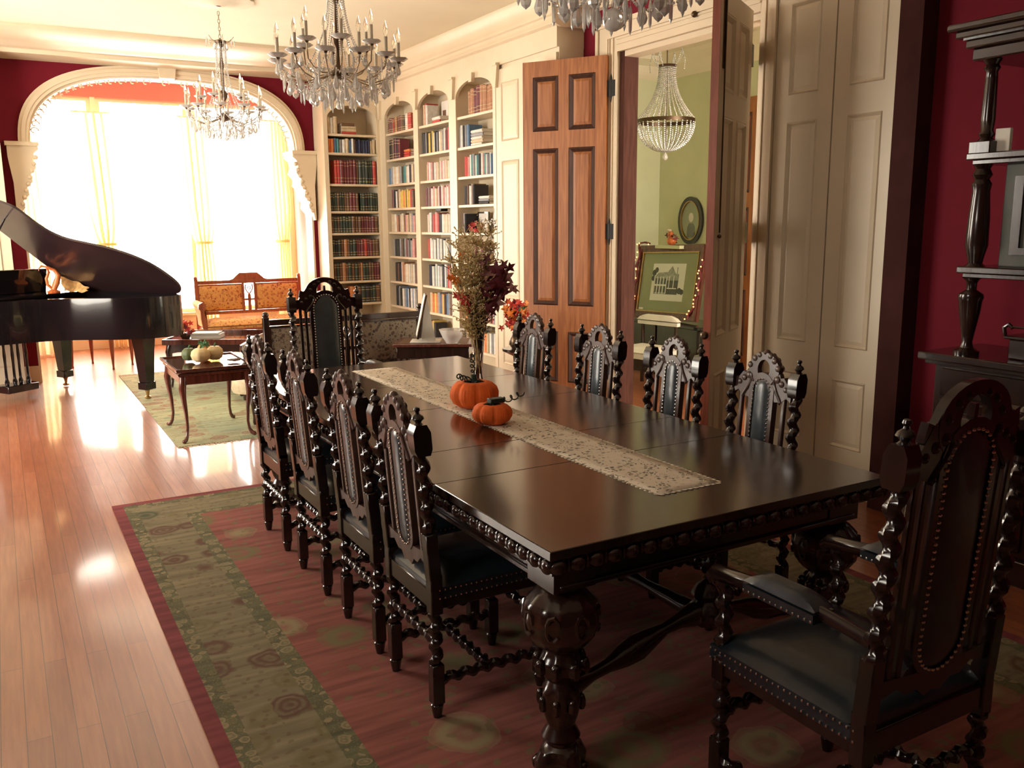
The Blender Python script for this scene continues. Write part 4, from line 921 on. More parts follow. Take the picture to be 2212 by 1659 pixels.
def inset(poly, d):
    n = len(poly); o = []
    for i in range(n):
        a, b, c = Vector(poly[i-1]), Vector(poly[i]), Vector(poly[(i+1) % n]); t1 = (b-a).normalized(); t2 = (c-b).normalized()
        nn = Vector((t1.y+t2.y, -(t1.x+t2.x))); nn = nn.normalized() if nn.length > 1e-6 else Vector((t1.y, -t1.x)); o.append((b.x+nn.x*d/max(.5, nn.dot(Vector((t1.y, -t1.x)))), b.y+nn.y*d/max(.5, nn.dot(Vector((t1.y, -t1.x))))))
    return o
inner_ = inset(outer_, .045)
MB().ring(outer_, inner_, .60, .972, 'z').obj('rim', 'black_lacquer', pn, .4)
MB().prism(inner_, .62, .64, 'z').obj('soundboard', 'black_iron', pn)
MB().prism(inset(outer_, .047), .87, .885, 'z').obj('iron_plate', 'bronze', pn)
m = MB().bbox(-.30, .0, -1.44, 0, .60, .70, .006).bbox(-.30, -.0, -.06, 0, .70, .90, .006).bbox(-.30, -.0, -1.44, -1.38, .70, .90, .006)
m.obj('keybed', 'black_lacquer', pn)
MB().box(-.27, -.12, -1.36, -.08, .70, .725).obj('white_keys', 'white_cloth', pn)
m = MB()
for k in range(36):
    if k % 7 not in (2, 6): m.box(-.21, -.12, -1.345+k*.0355-.006, -1.345+k*.0355+.006, .725, .737)
m.obj('black_keys', 'black_lacquer', pn)
MB().bbox(-.12, -.09, -1.38, -.06, .70, .86, .004).obj('fallboard', 'black_lacquer', pn)
MB().box(-.04, .34, -1.38, -.06, .955, .972).obj('music_shelf', 'black_lacquer', pn)
m = MB(); m.T = XF((.02, 0, .973), ry=.18); m.bbox(-.010, .010, -1.18, -.26, 0, .235, .004); m.obj('music_desk', 'black_lacquer', pn)
def pleg(x, y):
    m = MB(); prof = [(.075, .60), (.062, .45), (.048, .20), (.045, .16)]
    n = 4
    for (r0, z0), (r1, z1) in zip(prof[:-1], prof[1:]):
        m.add([(x+sx*r0, y+sy*r0, z0) for sx, sy in ((-1, -1), (1, -1), (1, 1), (-1, 1))]+[(x+sx*r1, y+sy*r1, z1) for sx, sy in ((-1, -1), (1, -1), (1, 1), (-1, 1))], [(0, 1, 2, 3), (4, 5, 6, 7)]+[(i, (i+1) % 4, 4+(i+1) % 4, 4+i) for i in range(4)])
    m.bbox(x-.058, x+.058, y-.058, y+.058, .09, .16, .006)
    o = m.obj('leg', 'black_lacquer', pn)
    c = MB().lathe([(0, .0), (.02, .0), (.03, .008), (.03, .02), (.012, .03), (.016, .06), (.026, .09), (0, .091)], 14, (x, y, 0)); c.obj('caster', 'brass', o)
for x, y in ((0, -.12), (1.34, -.30), (0, -1.30)): pleg(x, y)
m = MB().bbox(.10, .26, -.92, -.62, .58, .605, .005).bbox(.06, .26, -.93, -.61, .07, .14, .006)
for y in (-.88, -.80, -.74, -.66): m.lathe([(.016, .14), (.022, .17), (.013, .2), (.012, .35), (.015, .42), (.011, .5), (.018, .56), (.018, .58)], 12, (.18, y, 0))
m.obj('pedal_lyre', 'black_lacquer', pn)
for y in (-.83, -.77, -.71): MB().bbox(-.05, .07, y-.012, y+.012, .085, .10, .004).obj('pedal', 'brass', pn)
# lid: hinged along the far long side (y=0), raised 38 degrees
lid = [(.18, 0), (1.50, 0), (1.60, .05), (1.665, .17), (1.655, .33), (1.60, .48), (1.48, .61), (1.30, .715), (1.10, .785), (.92, .85), (.82, .94), (.775, 1.06), (.765, 1.20), (.74, 1.31), (.62, 1.40), (.18, 1.42)]
TH = math.radians(38)
def lp(u, s, d=0): return (u, -s*math.cos(TH)-d*math.sin(TH), .985+s*math.sin(TH)-d*math.cos(TH))
lc = lid[1:15]; lcs = [lc[0]]
for i in range(len(lc)-1):
    p0, p1, p2, p3 = lc[max(i-1, 0)], lc[i], lc[i+1], lc[min(i+2, len(lc)-1)]
    for k in range(1, 6):
        u = k/5; lcs.append(tuple(.5*((2*p1[j])+(-p0[j]+p2[j])*u+(2*p0[j]-5*p1[j]+4*p2[j]-p3[j])*u*u+(-p0[j]+3*p1[j]-3*p2[j]+p3[j])*u**3) for j in (0, 1)))
lo = [(.18, 0)]+lcs+[(.18, 1.42)]; n_ = len(lo)
m = MB().add([lp(u, s) for u, s in lo]+[lp(u, s, .02) for u, s in lo], [tuple(range(n_)), tuple(range(n_, 2*n_))[::-1]]+[(i, (i+1) % n_, n_+(i+1) % n_, n_+i) for i in range(n_)])
lido = m.obj('lid', 'piano_lid', pn, .5)
MB().add([lp(u, s, -d) for u, s, d in ((.185, .0, .001), (.47, .0, .001), (.47, 1.40, .001), (.185, 1.40, .001), (.185, .0, .02), (.47, .0, .02), (.47, 1.40, .02), (.185, 1.40, .02))], [(0, 1, 2, 3), (4, 5, 6, 7), (0, 1, 5, 4), (1, 2, 6, 5), (2, 3, 7, 6), (3, 0, 4, 7)]).obj('folded_flap', 'black_lacquer', lido)
q = lp(.45, 1.15, .02); MB().sweep([(.42, -1.36, .965), q], .008, 8).obj('lid_prop', 'black_lacquer', pn)
# things on the piano
t = thing('harp_ornament', 'small orange carved harp ornament standing on the black piano', 'ornament', bpy.data.objects['grand_piano'].matrix_world @ Vector((0, 0, 0)))
pm_ = Matrix.Translation(pn.location) @ Matrix.Rotation(pn.rotation_euler.z, 4, 'Z'); l_ = pm_ @ Vector((.27, -.36, .9725)); t.location = l_
wood('ornament_wood', (.42, .08, .02), (.75, .22, .06), .35)
m = MB().lathe([(0, 0), (.055, 0), (.06, .012), (.04, .025), (.02, .035), (0, .036)], 20); m.obj('base', 'ornament_wood', t)
m = MB().sweep([(.0, 0, .03), (-.05, 0, .08), (-.055, 0, .14), (-.03, 0, .20), (-.045, 0, .25), (-.085, 0, .262), (-.11, 0, .24), (-.112, 0, .215)], [.012, .014, .014, .012, .010, .009, .007, .004], 10).sweep([(.0, 0, .03), (.03, 0, .10), (.05, 0, .17), (.02, 0, .22), (-.04, 0, .25)], [.026, .032, .024, .018, .013], 10)
m.obj('harp_frame', 'ornament_wood', t)
for k in range(5): MB().sweep([(-.04+.014*k, 0, .07-.005*k), (-.03+.014*k, 0, .235-.006*k)], .0016, 5).obj('string', 'brass', t)
l_ = pm_ @ Vector((.30, -.20, .9725))
plain('shawl', (.62, .34, .12), .8, .35, 28)
m = MB().grid(lambda u, v: (-.10+.30*u+.01*math.sin(9*v), -.02+.05*math.sin(3*u+2*v)+.02*v, .002+.15*(1-v)*(1-.75*u)+.008*math.sin(14*u)), 16, 10)
o = m.obj('folded_shawl', 'shawl', None, loc=l_, rz=-.6); md = o.modifiers.new('solid', 'SOLIDIFY'); md.thickness = .004; tag(o, 'crumpled gold and rose shawl heaped on the piano beside the orange harp', 'shawl')
# ================================================================ UPHOLSTERED FURNITURE
def tapestry(name, base, spots, sc=34):
    m, n, l, b = nmat(name); v = tex_in(n, l)
    vo = n.new('ShaderNodeTexVoronoi'); vo.inputs['Scale'].default_value = sc; l.new(v, vo.inputs[0])
    nz = n.new('ShaderNodeTexNoise'); nz.inputs['Scale'].default_value = sc*1.6; nz.inputs['Distortion'].default_value = 2; l.new(v, nz.inputs[0])
    lt = n.new('ShaderNodeMath'); lt.operation = 'LESS_THAN'; lt.inputs[1].default_value = .36; l.new(vo.outputs[0], lt.inputs[0])
    g = n.new('ShaderNodeMath'); g.operation = 'GREATER_THAN'; g.inputs[1].default_value = .60; l.new(nz.outputs[0], g.inputs[0])
    mx = n.new('ShaderNodeMath'); mx.operation = 'MAXIMUM'; l.new(lt.outputs[0], mx.inputs[0]); l.new(g.outputs[0], mx.inputs[1])
    r = ramp(n, [(0, spots[0]), (.5, spots[1])]); r.color_ramp.interpolation = 'CONSTANT'; l.new(vo.outputs[1], r.inputs[0])
    m1 = n.new('ShaderNodeMix'); m1.data_type = 'RGBA'; m1.inputs[6].default_value = (*base, 1); l.new(mx.outputs[0], m1.inputs[0]); l.new(r.outputs[0], m1.inputs[7])
    l.new(m1.outputs[2], b.inputs['Base Color']); b.inputs['Roughness'].default_value = .9
tapestry('tapestry_gold', (.62, .38, .13), ((.30, .11, .04), (.42, .20, .07)), 24)
tapestry('tapestry_grey', (.22, .18, .13), ((.055, .045, .035), (.09, .06, .045)), 28)
def make_sofa(name, label, cat, loc, rz, w, fab, wd, group=None, crest=True):
    # front = -y, back at +y ; w overall width between back posts
    t = thing(name, label, cat, loc, rz, group); h = w/2
    for sx in (-1, 1): MB().bbox(sx*h-.022, sx*h+.022, .26, .305, 0, .93, .004).ball((sx*h, .283, .945), .026, 10, 6).obj('back_post', wd, t)
    m = MB().bbox(-h, h, .265, .30, .865, .91, .004)
    if crest:
        m.prism([(-h*.42, .90), (-h*.30, .925), (-h*.22, .975), (-h*.17, 1.0), (h*.17, 1.0), (h*.22, .975), (h*.30, .925), (h*.42, .90)], .268, .297)
        m.bbox(-h*.13, h*.13, .262, .268, .925, .985, .002)
    m.obj('top_rail', wd, t)
    MB().bbox(-h, h, .265, .30, .475, .515, .004).obj('lower_rail', wd, t)
    m = MB()
    for x in (-.075, .075): m.bbox(x-.014, x+.014, .268, .297, .50, .87, .003)
    m.bbox(-.02, .02, .27, .295, .50, .72, .003).box(-.075, .075, .27, .295, .64, .665)
    m.sweep([(.02*math.cos(a/8*2*PI), .283, .80+.02*math.sin(a/8*2*PI)) for a in range(9)], .007, 6)
    for sx in (-1, 1): m.sweep([(0, .283, .72), (sx*.03, .283, .76), (sx*.05, .283, .80), (sx*.04, .283, .85)], .009, 6)
    m.obj('pierced_splat', wd, t)
    for sx in (-1, 1):
        x0, x1 = (.095, h-.028) if sx > 0 else (-h+.028, -.095)
        ox = [(x0, .53), (x1, .53), (x1, .82), (x1-.02, .845), (x0+.02, .845), (x0, .82)]
        def pad(y0, y1):
            mm = MB().grid(lambda u, v: (x0+(x1-x0)*u, y0+(y1-y0)*min(1, 6*min(u, 1-u, v, 1-v)+.02)**.5, .53+.32*v), 14, 12); return mm
        m = pad(.275, .235); q = pad(.29, .312); m.add(q.v, q.f); m.box(x0, x1, .275, .29, .53, .85); m.obj('back_panel', fab, t)
        m = MB().ring([(x0-.012, .518), (x1+.012, .518), (x1+.012, .862), (x0-.012, .862)], [(x0+.004, .534), (x1-.004, .534), (x1-.004, .846), (x0+.004, .846)], .262, .303); m.obj('panel_trim', wd, t)
    m = MB().grid(lambda u, v: (-h+.02+(w-.04)*u, -.30+.56*v, .37+.075*min(1, 8*min(u, 1-u, v, 1-v)+.02)**.5), 24, 12); m.box(-h+.02, h-.02, -.30, .26, .33, .372); m.obj('seat', fab, t)
    MB().bbox(-h-.01, h+.01, -.31, -.285, .27, .345, .004).bbox(-h-.01, h+.01, .255, .27, .27, .345, .004).bbox(-h-.01, -h+.015, -.30, .27, .27, .345, .003).bbox(h-.015, h+.01, -.30, .27, .27, .345, .003).obj('seat_rail', wd, t)
    for sx in (-1, 1):
        m = MB(); x = sx*h
        m.grid(lambda u, v: (x+sx*(.01+.05*v**2*(1-.3*u))*1.0, .255-.50*u, .36+.27*v+.06*math.sin(PI*u*.5)*0), 10, 8); m.grid(lambda u, v: (x-sx*.03+sx*(.05*v**2*(1-.3*u)), .255-.50*u, .40+.25*v), 10, 8)
        m.sweep([(x+sx*.02, .25-.50*k/10, .63) for k in range(11)], [.045]*10+[.05], 12); m.obj('arm', fab, t)
        m = MB().prism([(x-sx*.02, .34), (x-sx*.02, .45), (x+sx*.01, .56), (x-sx*.02, .64), (x+sx*.02, .685), (x+sx*.07, .66), (x+sx*.075, .61), (x+sx*.05, .58), (x+sx*.05, .48), (x+sx*.03, .34)], -.295, -.25)
        m.lathe([(0, -.008), (.02, -.006), (.02, 0), (0, .001)], 12, (x+sx*.03, -.295, .635)); m.obj('arm_scroll', wd, t)
        for y in (-.28,):
            MB().lathe([(0, 0), (.012, 0), (.018, .02), (.014, .06), (.02, .12), (.028, .18), (.024, .25), (.028, .28), (0, .281)], 12, (x-sx*.01, y, 0)).obj('front_leg', wd, t)
    return t
make_sofa('settee', 'carved two-panel settee with gold floral upholstery in front of the bay windows', 'settee', (2.79, 11.50, 0), -.03, 1.32, 'tapestry_gold', 'sofa_wood', 'matching settees')
s2 = make_sofa('settee', 'matching settee seen from behind, dark framed back with grey floral panels', 'settee', (2.30, 6.88, .0072), PI, 1.25, 'tapestry_grey', 'dark_wood', 'matching settees', False)
# bench with tapestry seat
t = thing('corner_bench', 'small mahogany bench with patterned seat behind the piano legs', 'bench', (.93, 11.20, 0), -.75)
m = MB().bbox(-.30, .30, -.20, .20, .36, .41, .005); m.obj('seat_frame', 'sofa_wood', t)
for sx in (-1, 1): MB().grid(lambda u, v: (sx*.15-.13+.26*u, -.17+.34*v, .41+.035*min(1, 7*min(u, 1-u, v, 1-v)+.02)**.5), 12, 10).obj('seat_pad', 'tapestry_gold', t)
for sx in (-1, 1):
    for sy in (-1, 1): MB().lathe([(0, 0), (.014, 0), (.010, .03), (.014, .08), (.022, .2), (.026, .32), (.026, .36)], 10, (sx*.27, sy*.17, 0)).obj('leg', 'sofa_wood', t)
# coffee table
A = Vector((1.27, 9.12)); u_ = Vector((math.cos(-.62), math.sin(-.62))); 
t = thing('coffee_table', 'dark tray-topped coffee table with scalloped apron in front of the settee', 'coffee table', (1.905, 9.42, .0072), -.52)
hx, hy = .43, .40
m = MB().box(-hx, hx, -hy, hy, .44, .455); m.obj('tabletop', 'polished_top', t)
m = MB().bbox(-hx-.01, hx+.01, -hy-.012, -hy+.006, .435, .49, .003).bbox(-hx-.01, hx+.01, hy-.006, hy+.012, .435, .49, .003).bbox(-hx-.012, -hx+.006, -hy, hy, .435, .49, .003).bbox(hx-.006, hx+.012, -hy, hy, .435, .49, .003); m.obj('tray_rim', 'mahogany', t)
def scallop(L, z0, z1, n=24): return [(-L, z1), (L, z1)]+[(L-2*L*k/n, z0+.03*abs(math.sin(k/n*PI*3))-.0) for k in range(n+1)]
m = MB().prism(scallop(hx-.02, .33, .44), -hy+.02, -hy+.045).prism(scallop(hx-.02, .33, .44), hy-.045, hy-.02).prism(scallop(hy-.045, .33, .44), -hx+.02, -hx+.045, 'x').prism(scallop(hy-.045, .33, .44), hx-.045, hx-.02, 'x'); m.obj('apron', 'dark_wood', t)
for sx in (-1, 1):
    for sy in (-1, 1):
        x, y = sx*(hx-.05), sy*(hy-.05); m = MB().sweep([(x, y, .44), (x+sx*.015, y+sy*.015, .36), (x+sx*.008, y+sy*.008, .22), (x, y, .10), (x+sx*.01, y+sy*.01, .03), (x+sx*.018, y+sy*.018, .008)], [.034, .034, .022, .015, .017, .022], 10); m.obj('leg', 'dark_wood', t)
cm = Matrix.Translation((1.905, 9.42, .0075)) @ Matrix.Rotation(-.52, 4, 'Z')
for (x, y, z, w, d, h, mt, lb) in ((-.12, .0, .4555, .30, .22, .045, 'book_s', 'thick grey book lying flat on the coffee table, under the white one'), (-.13, .01, .5013, .27, .20, .012, 'paper', 'thin white book lying on top of the thick grey book')):
    m = MB(); m.bbox(-w/2, w/2, -d/2, d/2, 0, .004, .001).bbox(-w/2, w/2, -d/2, d/2, h-.004, h, .001); m.mi = 1; m.box(-w/2+.006, w/2-.004, -d/2+.004, d/2-.004, .004, h-.004)
    o = m.obj('book', [mt, 'paper'], None, loc=cm @ Vector((x, y, z)), rz=-.45); tag(o, lb, 'book')
l_ = cm @ Vector((-.33, -.05, .456)); rr = random.Random(21)
t = thing('leaf_arrangement', 'small red and orange leaf arrangement at the left end of the coffee table', 'leaf arrangement', l_)
MB().lathe([(0, 0), (.04, 0), (.055, .03), (.05, .06), (0, .061)], 16).obj('pot', 'bronze', t)
m = MB()
for k in range(34): c = Vector((rr.gauss(0, .055), rr.gauss(0, .055), .07+abs(rr.gauss(.04, .035)))); leaf(m, c, rr.uniform(.02, .042), rr, rr.choice([0, 1, 2, 1]))
m.obj('leaves', ['leaf_maroon', 'leaf_red', 'leaf_orange'], t)
# side table with cabriole legs
t = thing('side_table', 'small mahogany side table with slender cabriole legs on the green rug', 'side table', (1.330, 7.15, .0072), 0)
hx, hy = .285, .38
def tt(u, v):
    e = min(u, 1-u, v, 1-v); return (-hx+2*hx*u, -hy+2*hy*v, .552+(.010 if e < .04 else 0))
m = MB().bbox(-hx, hx, -hy, hy, .537, .552, .004); m.obj('tabletop', 'polished_top', t)
m = MB().ring([(-hx, -hy), (hx, -hy), (hx, hy), (-hx, hy)], [(-hx+.014, -hy+.014), (hx-.014, -hy+.014), (hx-.014, hy-.014), (-hx+.014, hy-.014)], .551, .562, 'z'); m.obj('raised_edge', 'mahogany', t)
m = MB(); q = .035
m.bbox(-hx+q, hx-q, -hy+q, -hy+q+.02, .44, .537, .003).bbox(-hx+q, hx-q, hy-q-.02, hy-q, .44, .537, .003).bbox(-hx+q, -hx+q+.02, -hy+q, hy-q, .44, .537, .003).bbox(hx-q-.02, hx-q, -hy+q, hy-q, .44, .537, .003)
m.sweep([(-hx+q-.006, -hy+q-.006, .515), (hx-q+.006, -hy+q-.006, .515), (hx-q+.006, hy-q+.006, .515), (-hx+q-.006, hy-q+.006, .515), (-hx+q-.006, -hy+q-.006, .515)], .014, 8); m.obj('apron', 'mahogany', t)
for sx in (-1, 1):
    for sy in (-1, 1):
        x, y = sx*(hx-.055), sy*(hy-.055)
        m = MB().sweep([(x, y, .53), (x+sx*.006, y+sy*.006, .46), (x+sx*.014, y+sy*.014, .41), (x+sx*.010, y+sy*.010, .34), (x-sx*.002, y-sy*.002, .22), (x-sx*.006, y-sy*.006, .11), (x+sx*.002, y+sy*.002, .05), (x+sx*.016, y+sy*.016, .022), (x+sx*.032, y+sy*.032, .014), (x+sx*.04, y+sy*.04, .0095)], [.026, .026, .027, .020, .014, .011, .012, .016, .016, .008], 12); m.obj('leg', 'mahogany', t)
def gourd(loc, r, h, mt, label, ribs=8, n=32):
    t = thing('gourd', label, 'gourd', loc, 0, 'gourds on the side table')
    P = [(0, 0), (.5, .0), (.85, .15), (1, .45), (.9, .75), (.55, .95), (.2, .97), (0, .93)]; q = []
    for (a, b), (c, d) in zip(P[:-1], P[1:]):
        for k in range(3): q.append(((a+(c-a)*k/3)*r, (b+(d-b)*k/3)*h))
    q.append((0, P[-1][1]*h)); MB().lathe(q, n, flute=lambda a, z: -.07*abs(math.cos(ribs/2*a))**7).obj('body', mt, t)
    MB().sweep([(0, 0, h*.9), (.004, .002, h*1.08), (.012, .004, h*1.18)], [.008, .006, .007], 8).obj('stem', 'leaf_green', t)
plain('leaf_green', (.06, .14, .05), .6, .25, 15); plain('gourd_cream', (.66, .50, .26), .6, .15, 9); plain('gourd_green', (.10, .13, .05), .6, .3, 14); plain('gourd_orange', (.70, .26, .07), .6, .15, 9)
gourd((1.285, 7.10, .571), .075, .108, 'gourd_cream', 'pale cream pumpkin gourd in front of the pile on the side table')
gourd((1.405, 7.16, .571), .065, .110, 'gourd_cream', 'pale cream pumpkin gourd on the right of the pile on the side table')
gourd((1.22, 7.22, .571), .058, .10, 'gourd_green', 'dark green gourd on the left of the pile on the side table')
gourd((1.35, 7.27, .571), .058, .125, 'gourd_orange', 'small orange gourd at the back of the pile on the side table')
m = MB(); rr = random.Random(2)
for k in range(8): leaf(m, (1.32+rr.uniform(-.04, .04), 7.16+rr.uniform(-.04, .04), .685+rr.uniform(0, .02)), .03, rr)
tag(m.obj('green_leaf_sprig', 'leaf_green'), 'green leaf sprig lying on top of the gourds', 'leaves')
m = MB().sweep([(1.47, 7.035, .578), (1.52, 7.0, .578), (1.56, 6.99, .582)], [.006, .013, .010], 8); tag(m.obj('cinnamon_stick', 'book_n'), 'brown stick lying on the right of the gourds on the side table', 'stick')
# round pouf
t = thing('footstool', 'round beige upholstered footstool behind the side table', 'footstool', (1.98, 8.30, .0072))
MB().lathe([(0, .30), (.14, .30), (.21, .27), (.23, .22), (.23, .12), (.21, .07), (0, .07)], 28).obj('cushion', 'book_c', t)
for k in range(4): MB().lathe([(0, .008), (.018, .008), (.022, .03), (.018, .07)], 10, (.16*math.cos(k*PI/2+.7), .16*math.sin(k*PI/2+.7), 0)).obj('foot', 'dark_wood', t)
# desk at the right with bowl and easel frame
t = thing('writing_table', 'dark wooden writing table with leather top between settee and bookcase', 'table', (2.86, 6.17, 0), -.55)
MB().bbox(-.30, .30, -.20, .20, .70, .722, .004).obj('tabletop', 'mahogany', t); MB().box(-.26, .26, -.16, .16, .7221, .7235).obj('leather_inset', 'book_n', t)
MB().bbox(-.275, .275, -.18, .18, .61, .70, .004).obj('drawer_case', 'dark_wood', t)
for sx in (-1, 1):
    for sy in (-1, 1): MB().lathe([(0, 0), (.018, 0), (.016, .05), (.026, .2), (.022, .4), (.03, .55), (.03, .61)], 12, (sx*.245, sy*.15, 0)).obj('leg', 'dark_wood', t)
m = MB().bbox(-.115, .115, -.085, .085, 0, .012, .002); tag(m.obj('flat_folder', 'white_cloth', None, loc=(2.775, 6.15, .7245), rz=-.5), 'pale flat folder lying on the writing table under the easel', 'folder')
t = thing('easel_frame', 'picture frame on a small easel seen edge-on on the writing table', 'picture frame', (2.765, 6.15, .7370), -1.95)
m = MB(); m.T = XF((0, -.06, 0.0), rx=-.22); m.bbox(-.11, .11, -.012, .004, .02, .36, .003); m.obj('frame', 'bronze', t)
m = MB(); m.T = XF((0, -.06, 0.0), rx=-.22); m.box(-.095, .095, -.014, -.0121, .035, .345); m.obj('picture', 'paper', t)
m = MB().prism([(-.03, .0), (.08, .0), (.02, .33), (.005, .33)], -.035, .035, 'x'); m.obj('easel', 'white_cloth', t)
t = thing('glass_bowl', 'cut glass bowl of dark red petals on the writing table', 'bowl', (2.905, 5.965, .7240))
m = MB().lathe([(0, 0), (.045, 0), (.05, .01), (.075, .05), (.098, .105), (.094, .105), (.070, .052), (.044, .016), (0, .014)], 28, flute=lambda a, z: .045*math.cos(10*a)*(z/.1)); m.obj('bowl_body', 'crystal', t)
m = MB(); rr = random.Random(9)
for k in range(26): m.ball((rr.uniform(-.04, .04), rr.uniform(-.04, .04), .03+rr.uniform(0, .03)), .012, 6, 4, (1, 1, .5))
o = m.obj('petals', 'leaf_maroon', t); o['kind'] = 'stuff'
# orange leaf vase near the oak door
t = thing('autumn_bouquet', 'bright orange and red leaf bouquet on a slim stand before the cupboard', 'bouquet', (3.335, 5.73, 0))
MB().lathe([(0, 0), (.13, 0), (.13, .02), (.03, .04), (.022, .10), (.03, .30), (.02, .50), (.03, .62), (.11, .66), (.115, .68), (0, .68)], 24).obj('stand', 'dark_wood', t)
MB().lathe([(0, .681), (.04, .681), (.06, .71), (.055, .76), (.03, .79), (.038, .80), (0, .801)], 20).obj('pot', 'bronze', t)
m = MB(); rr = random.Random(31)
for k in range(170):
    gs = lambda q: max(-1.7, min(1.7, rr.gauss(0, 1)))*q
    c = Vector((gs(.05), gs(.05), .93+gs(.058))); leaf(m, c, rr.uniform(.020, .040), rr, rr.choice([0, 1, 2, 2, 2, 1, 3]))
o = m.obj('leaves', ['leaf_maroon', 'leaf_red', 'leaf_orange', 'leaf_green'], t)
m = MB()
for k in range(9): a = k*.7; m.sweep([(0, 0, .79), (.02*math.cos(a), .02*math.sin(a), .86), (.06*math.cos(a), .06*math.sin(a), .95)], .003, 5)
m.obj('stems', 'vine_black', t)
# ================================================================ CURTAINS
def curtain_mat():
    m, n, l, b = nmat('curtain'); n.remove(b)
    d = n.new('ShaderNodeBsdfDiffuse'); t = n.new('ShaderNodeBsdfTranslucent'); mx = n.new('ShaderNodeMixShader'); mx.inputs[0].default_value = .7
    nz = n.new('ShaderNodeTexNoise'); nz.inputs['Scale'].default_value = 3; l.new(tex_in(n, l, (6, 6, .4)), nz.inputs[0])
    r = ramp(n, [(.3, (.86, .70, .42)), (.7, (.93, .83, .58))]); l.new(nz.outputs[0], r.inputs[0])
    l.new(r.outputs[0], d.inputs[0]); l.new(r.outputs[0], t.inputs[0]); l.new(d.outputs[0], mx.inputs[1]); l.new(t.outputs[0], mx.inputs[2]); l.new(mx.outputs[0], n['Material Output'].inputs[0])
curtain_mat()
def curtain(label, x, hw_, zt, ztie, seed, lean=0, tie=True, y=12.68):
    t = thing('curtain', label, 'curtain', (x, y, 0), 0, 'gold curtains of the bay'); rr = random.Random(seed); ph = rr.uniform(0, 6); nf = 5
    def W(z):
        if not tie: return hw_[0]+(hw_[1]-hw_[0])*(zt-z)/zt
        if z > ztie:
            u = (z-ztie)/(zt-ztie)
            return hw_[1]+(hw_[0]-hw_[1])*min(1, u*3.4)**.55 if u < .3 else hw_[0]*(1+.0*u)+(hw_[2]-hw_[0])*((u-.3)/.7)
        return hw_[1]+(hw_[3]-hw_[1])*min(1, (ztie-z)/.35)**.7
    def f(u, v):
        z = .02+(zt-.02)*v; w = W(z); cx = lean*(zt-z)/zt
        if tie and ztie < z < ztie+.5: cx += 0
        g = .055*min(1, w/.12)*math.sin(u*nf*2*PI+ph+.6*math.sin(z*1.3+seed))+.018*math.sin(u*nf*4.3*PI+z)
        return (cx-w+2*w*u, g, z)
    m = MB().grid(f, 90, 60); o = m.obj('panel', 'curtain', t, 1.2)
    if tie: MB().sweep([(lean*(zt-ztie)/zt+math.cos(a/20*2*PI)*(hw_[1]+.012), math.sin(a/20*2*PI)*.075, ztie) for a in range(21)], .016, 8).obj('tieback', 'curtain', t)
    m = MB().sweep([(-hw_[0]-.01, 0, zt+.01), (hw_[0]+.01, 0, zt+.01)], .010, 8); m.obj('rod', 'cream', t)
curtain('gold curtain at the far left of the bay, beside the left corbel', .36, (.10, .24), 3.02, 1.4, 1, .0, False, 12.45)
curtain('gold tied-back curtain between the left and middle bay windows', 1.17, (.21, .10, .22, .13), 3.02, 1.38, 2, .12)
curtain('gold tied-back curtain between the middle and right bay windows', 2.42, (.20, .10, .20, .12), 3.02, 1.38, 3, .06)
curtain('gold tied-back curtain at the right end of the bay, above the settee', 3.50, (.17, .08, .12, .10), 3.02, 1.38, 4, .04)
# ================================================================ CHANDELIERS
plain('candle_sleeve', (.65, .57, .44), .6, .05, 9)
glassy('bulb_glass', .05, 1.3, (1, .97, .9))
plain('chandelier_arm', (.34, .26, .17), .3, .2, 30, metal=.5)
def drop_mesh(nm, L, r, kind='tear'):
    m = MB()
    if kind == 'tear': m.lathe([(0, -L), (r*.75, -L*.86), (r, -L*.68), (r*.62, -L*.38), (r*.2, -L*.12), (0, -L*.08)], 6)
    elif kind == 'spear': m.lathe([(0, -L), (r*.55, -L*.85), (r*.7, -L*.3), (r*.3, -L*.1), (0, -L*.08)], 6)
    else: m.ball((0, 0, -L*.6), r, 10, 7)
    m.ball((0, 0, 0), r*.22, 6, 4); m.sweep([(0, 0, -L*.1), (0, 0, .012)], .0012, 4)
    return m.mesh(nm, 'crystal', .2)
def beads(m, pts, r=.0055, sp=.0125):
    pts = [Vector(p) for p in pts]; acc = 0; nx = 0
    for a, b in zip(pts[:-1], pts[1:]):
        L = (b-a).length
        while nx <= acc+L and L > 1e-6: m.ball(a.lerp(b, (nx-acc)/L), r, 5, 3); nx += sp
        acc += L
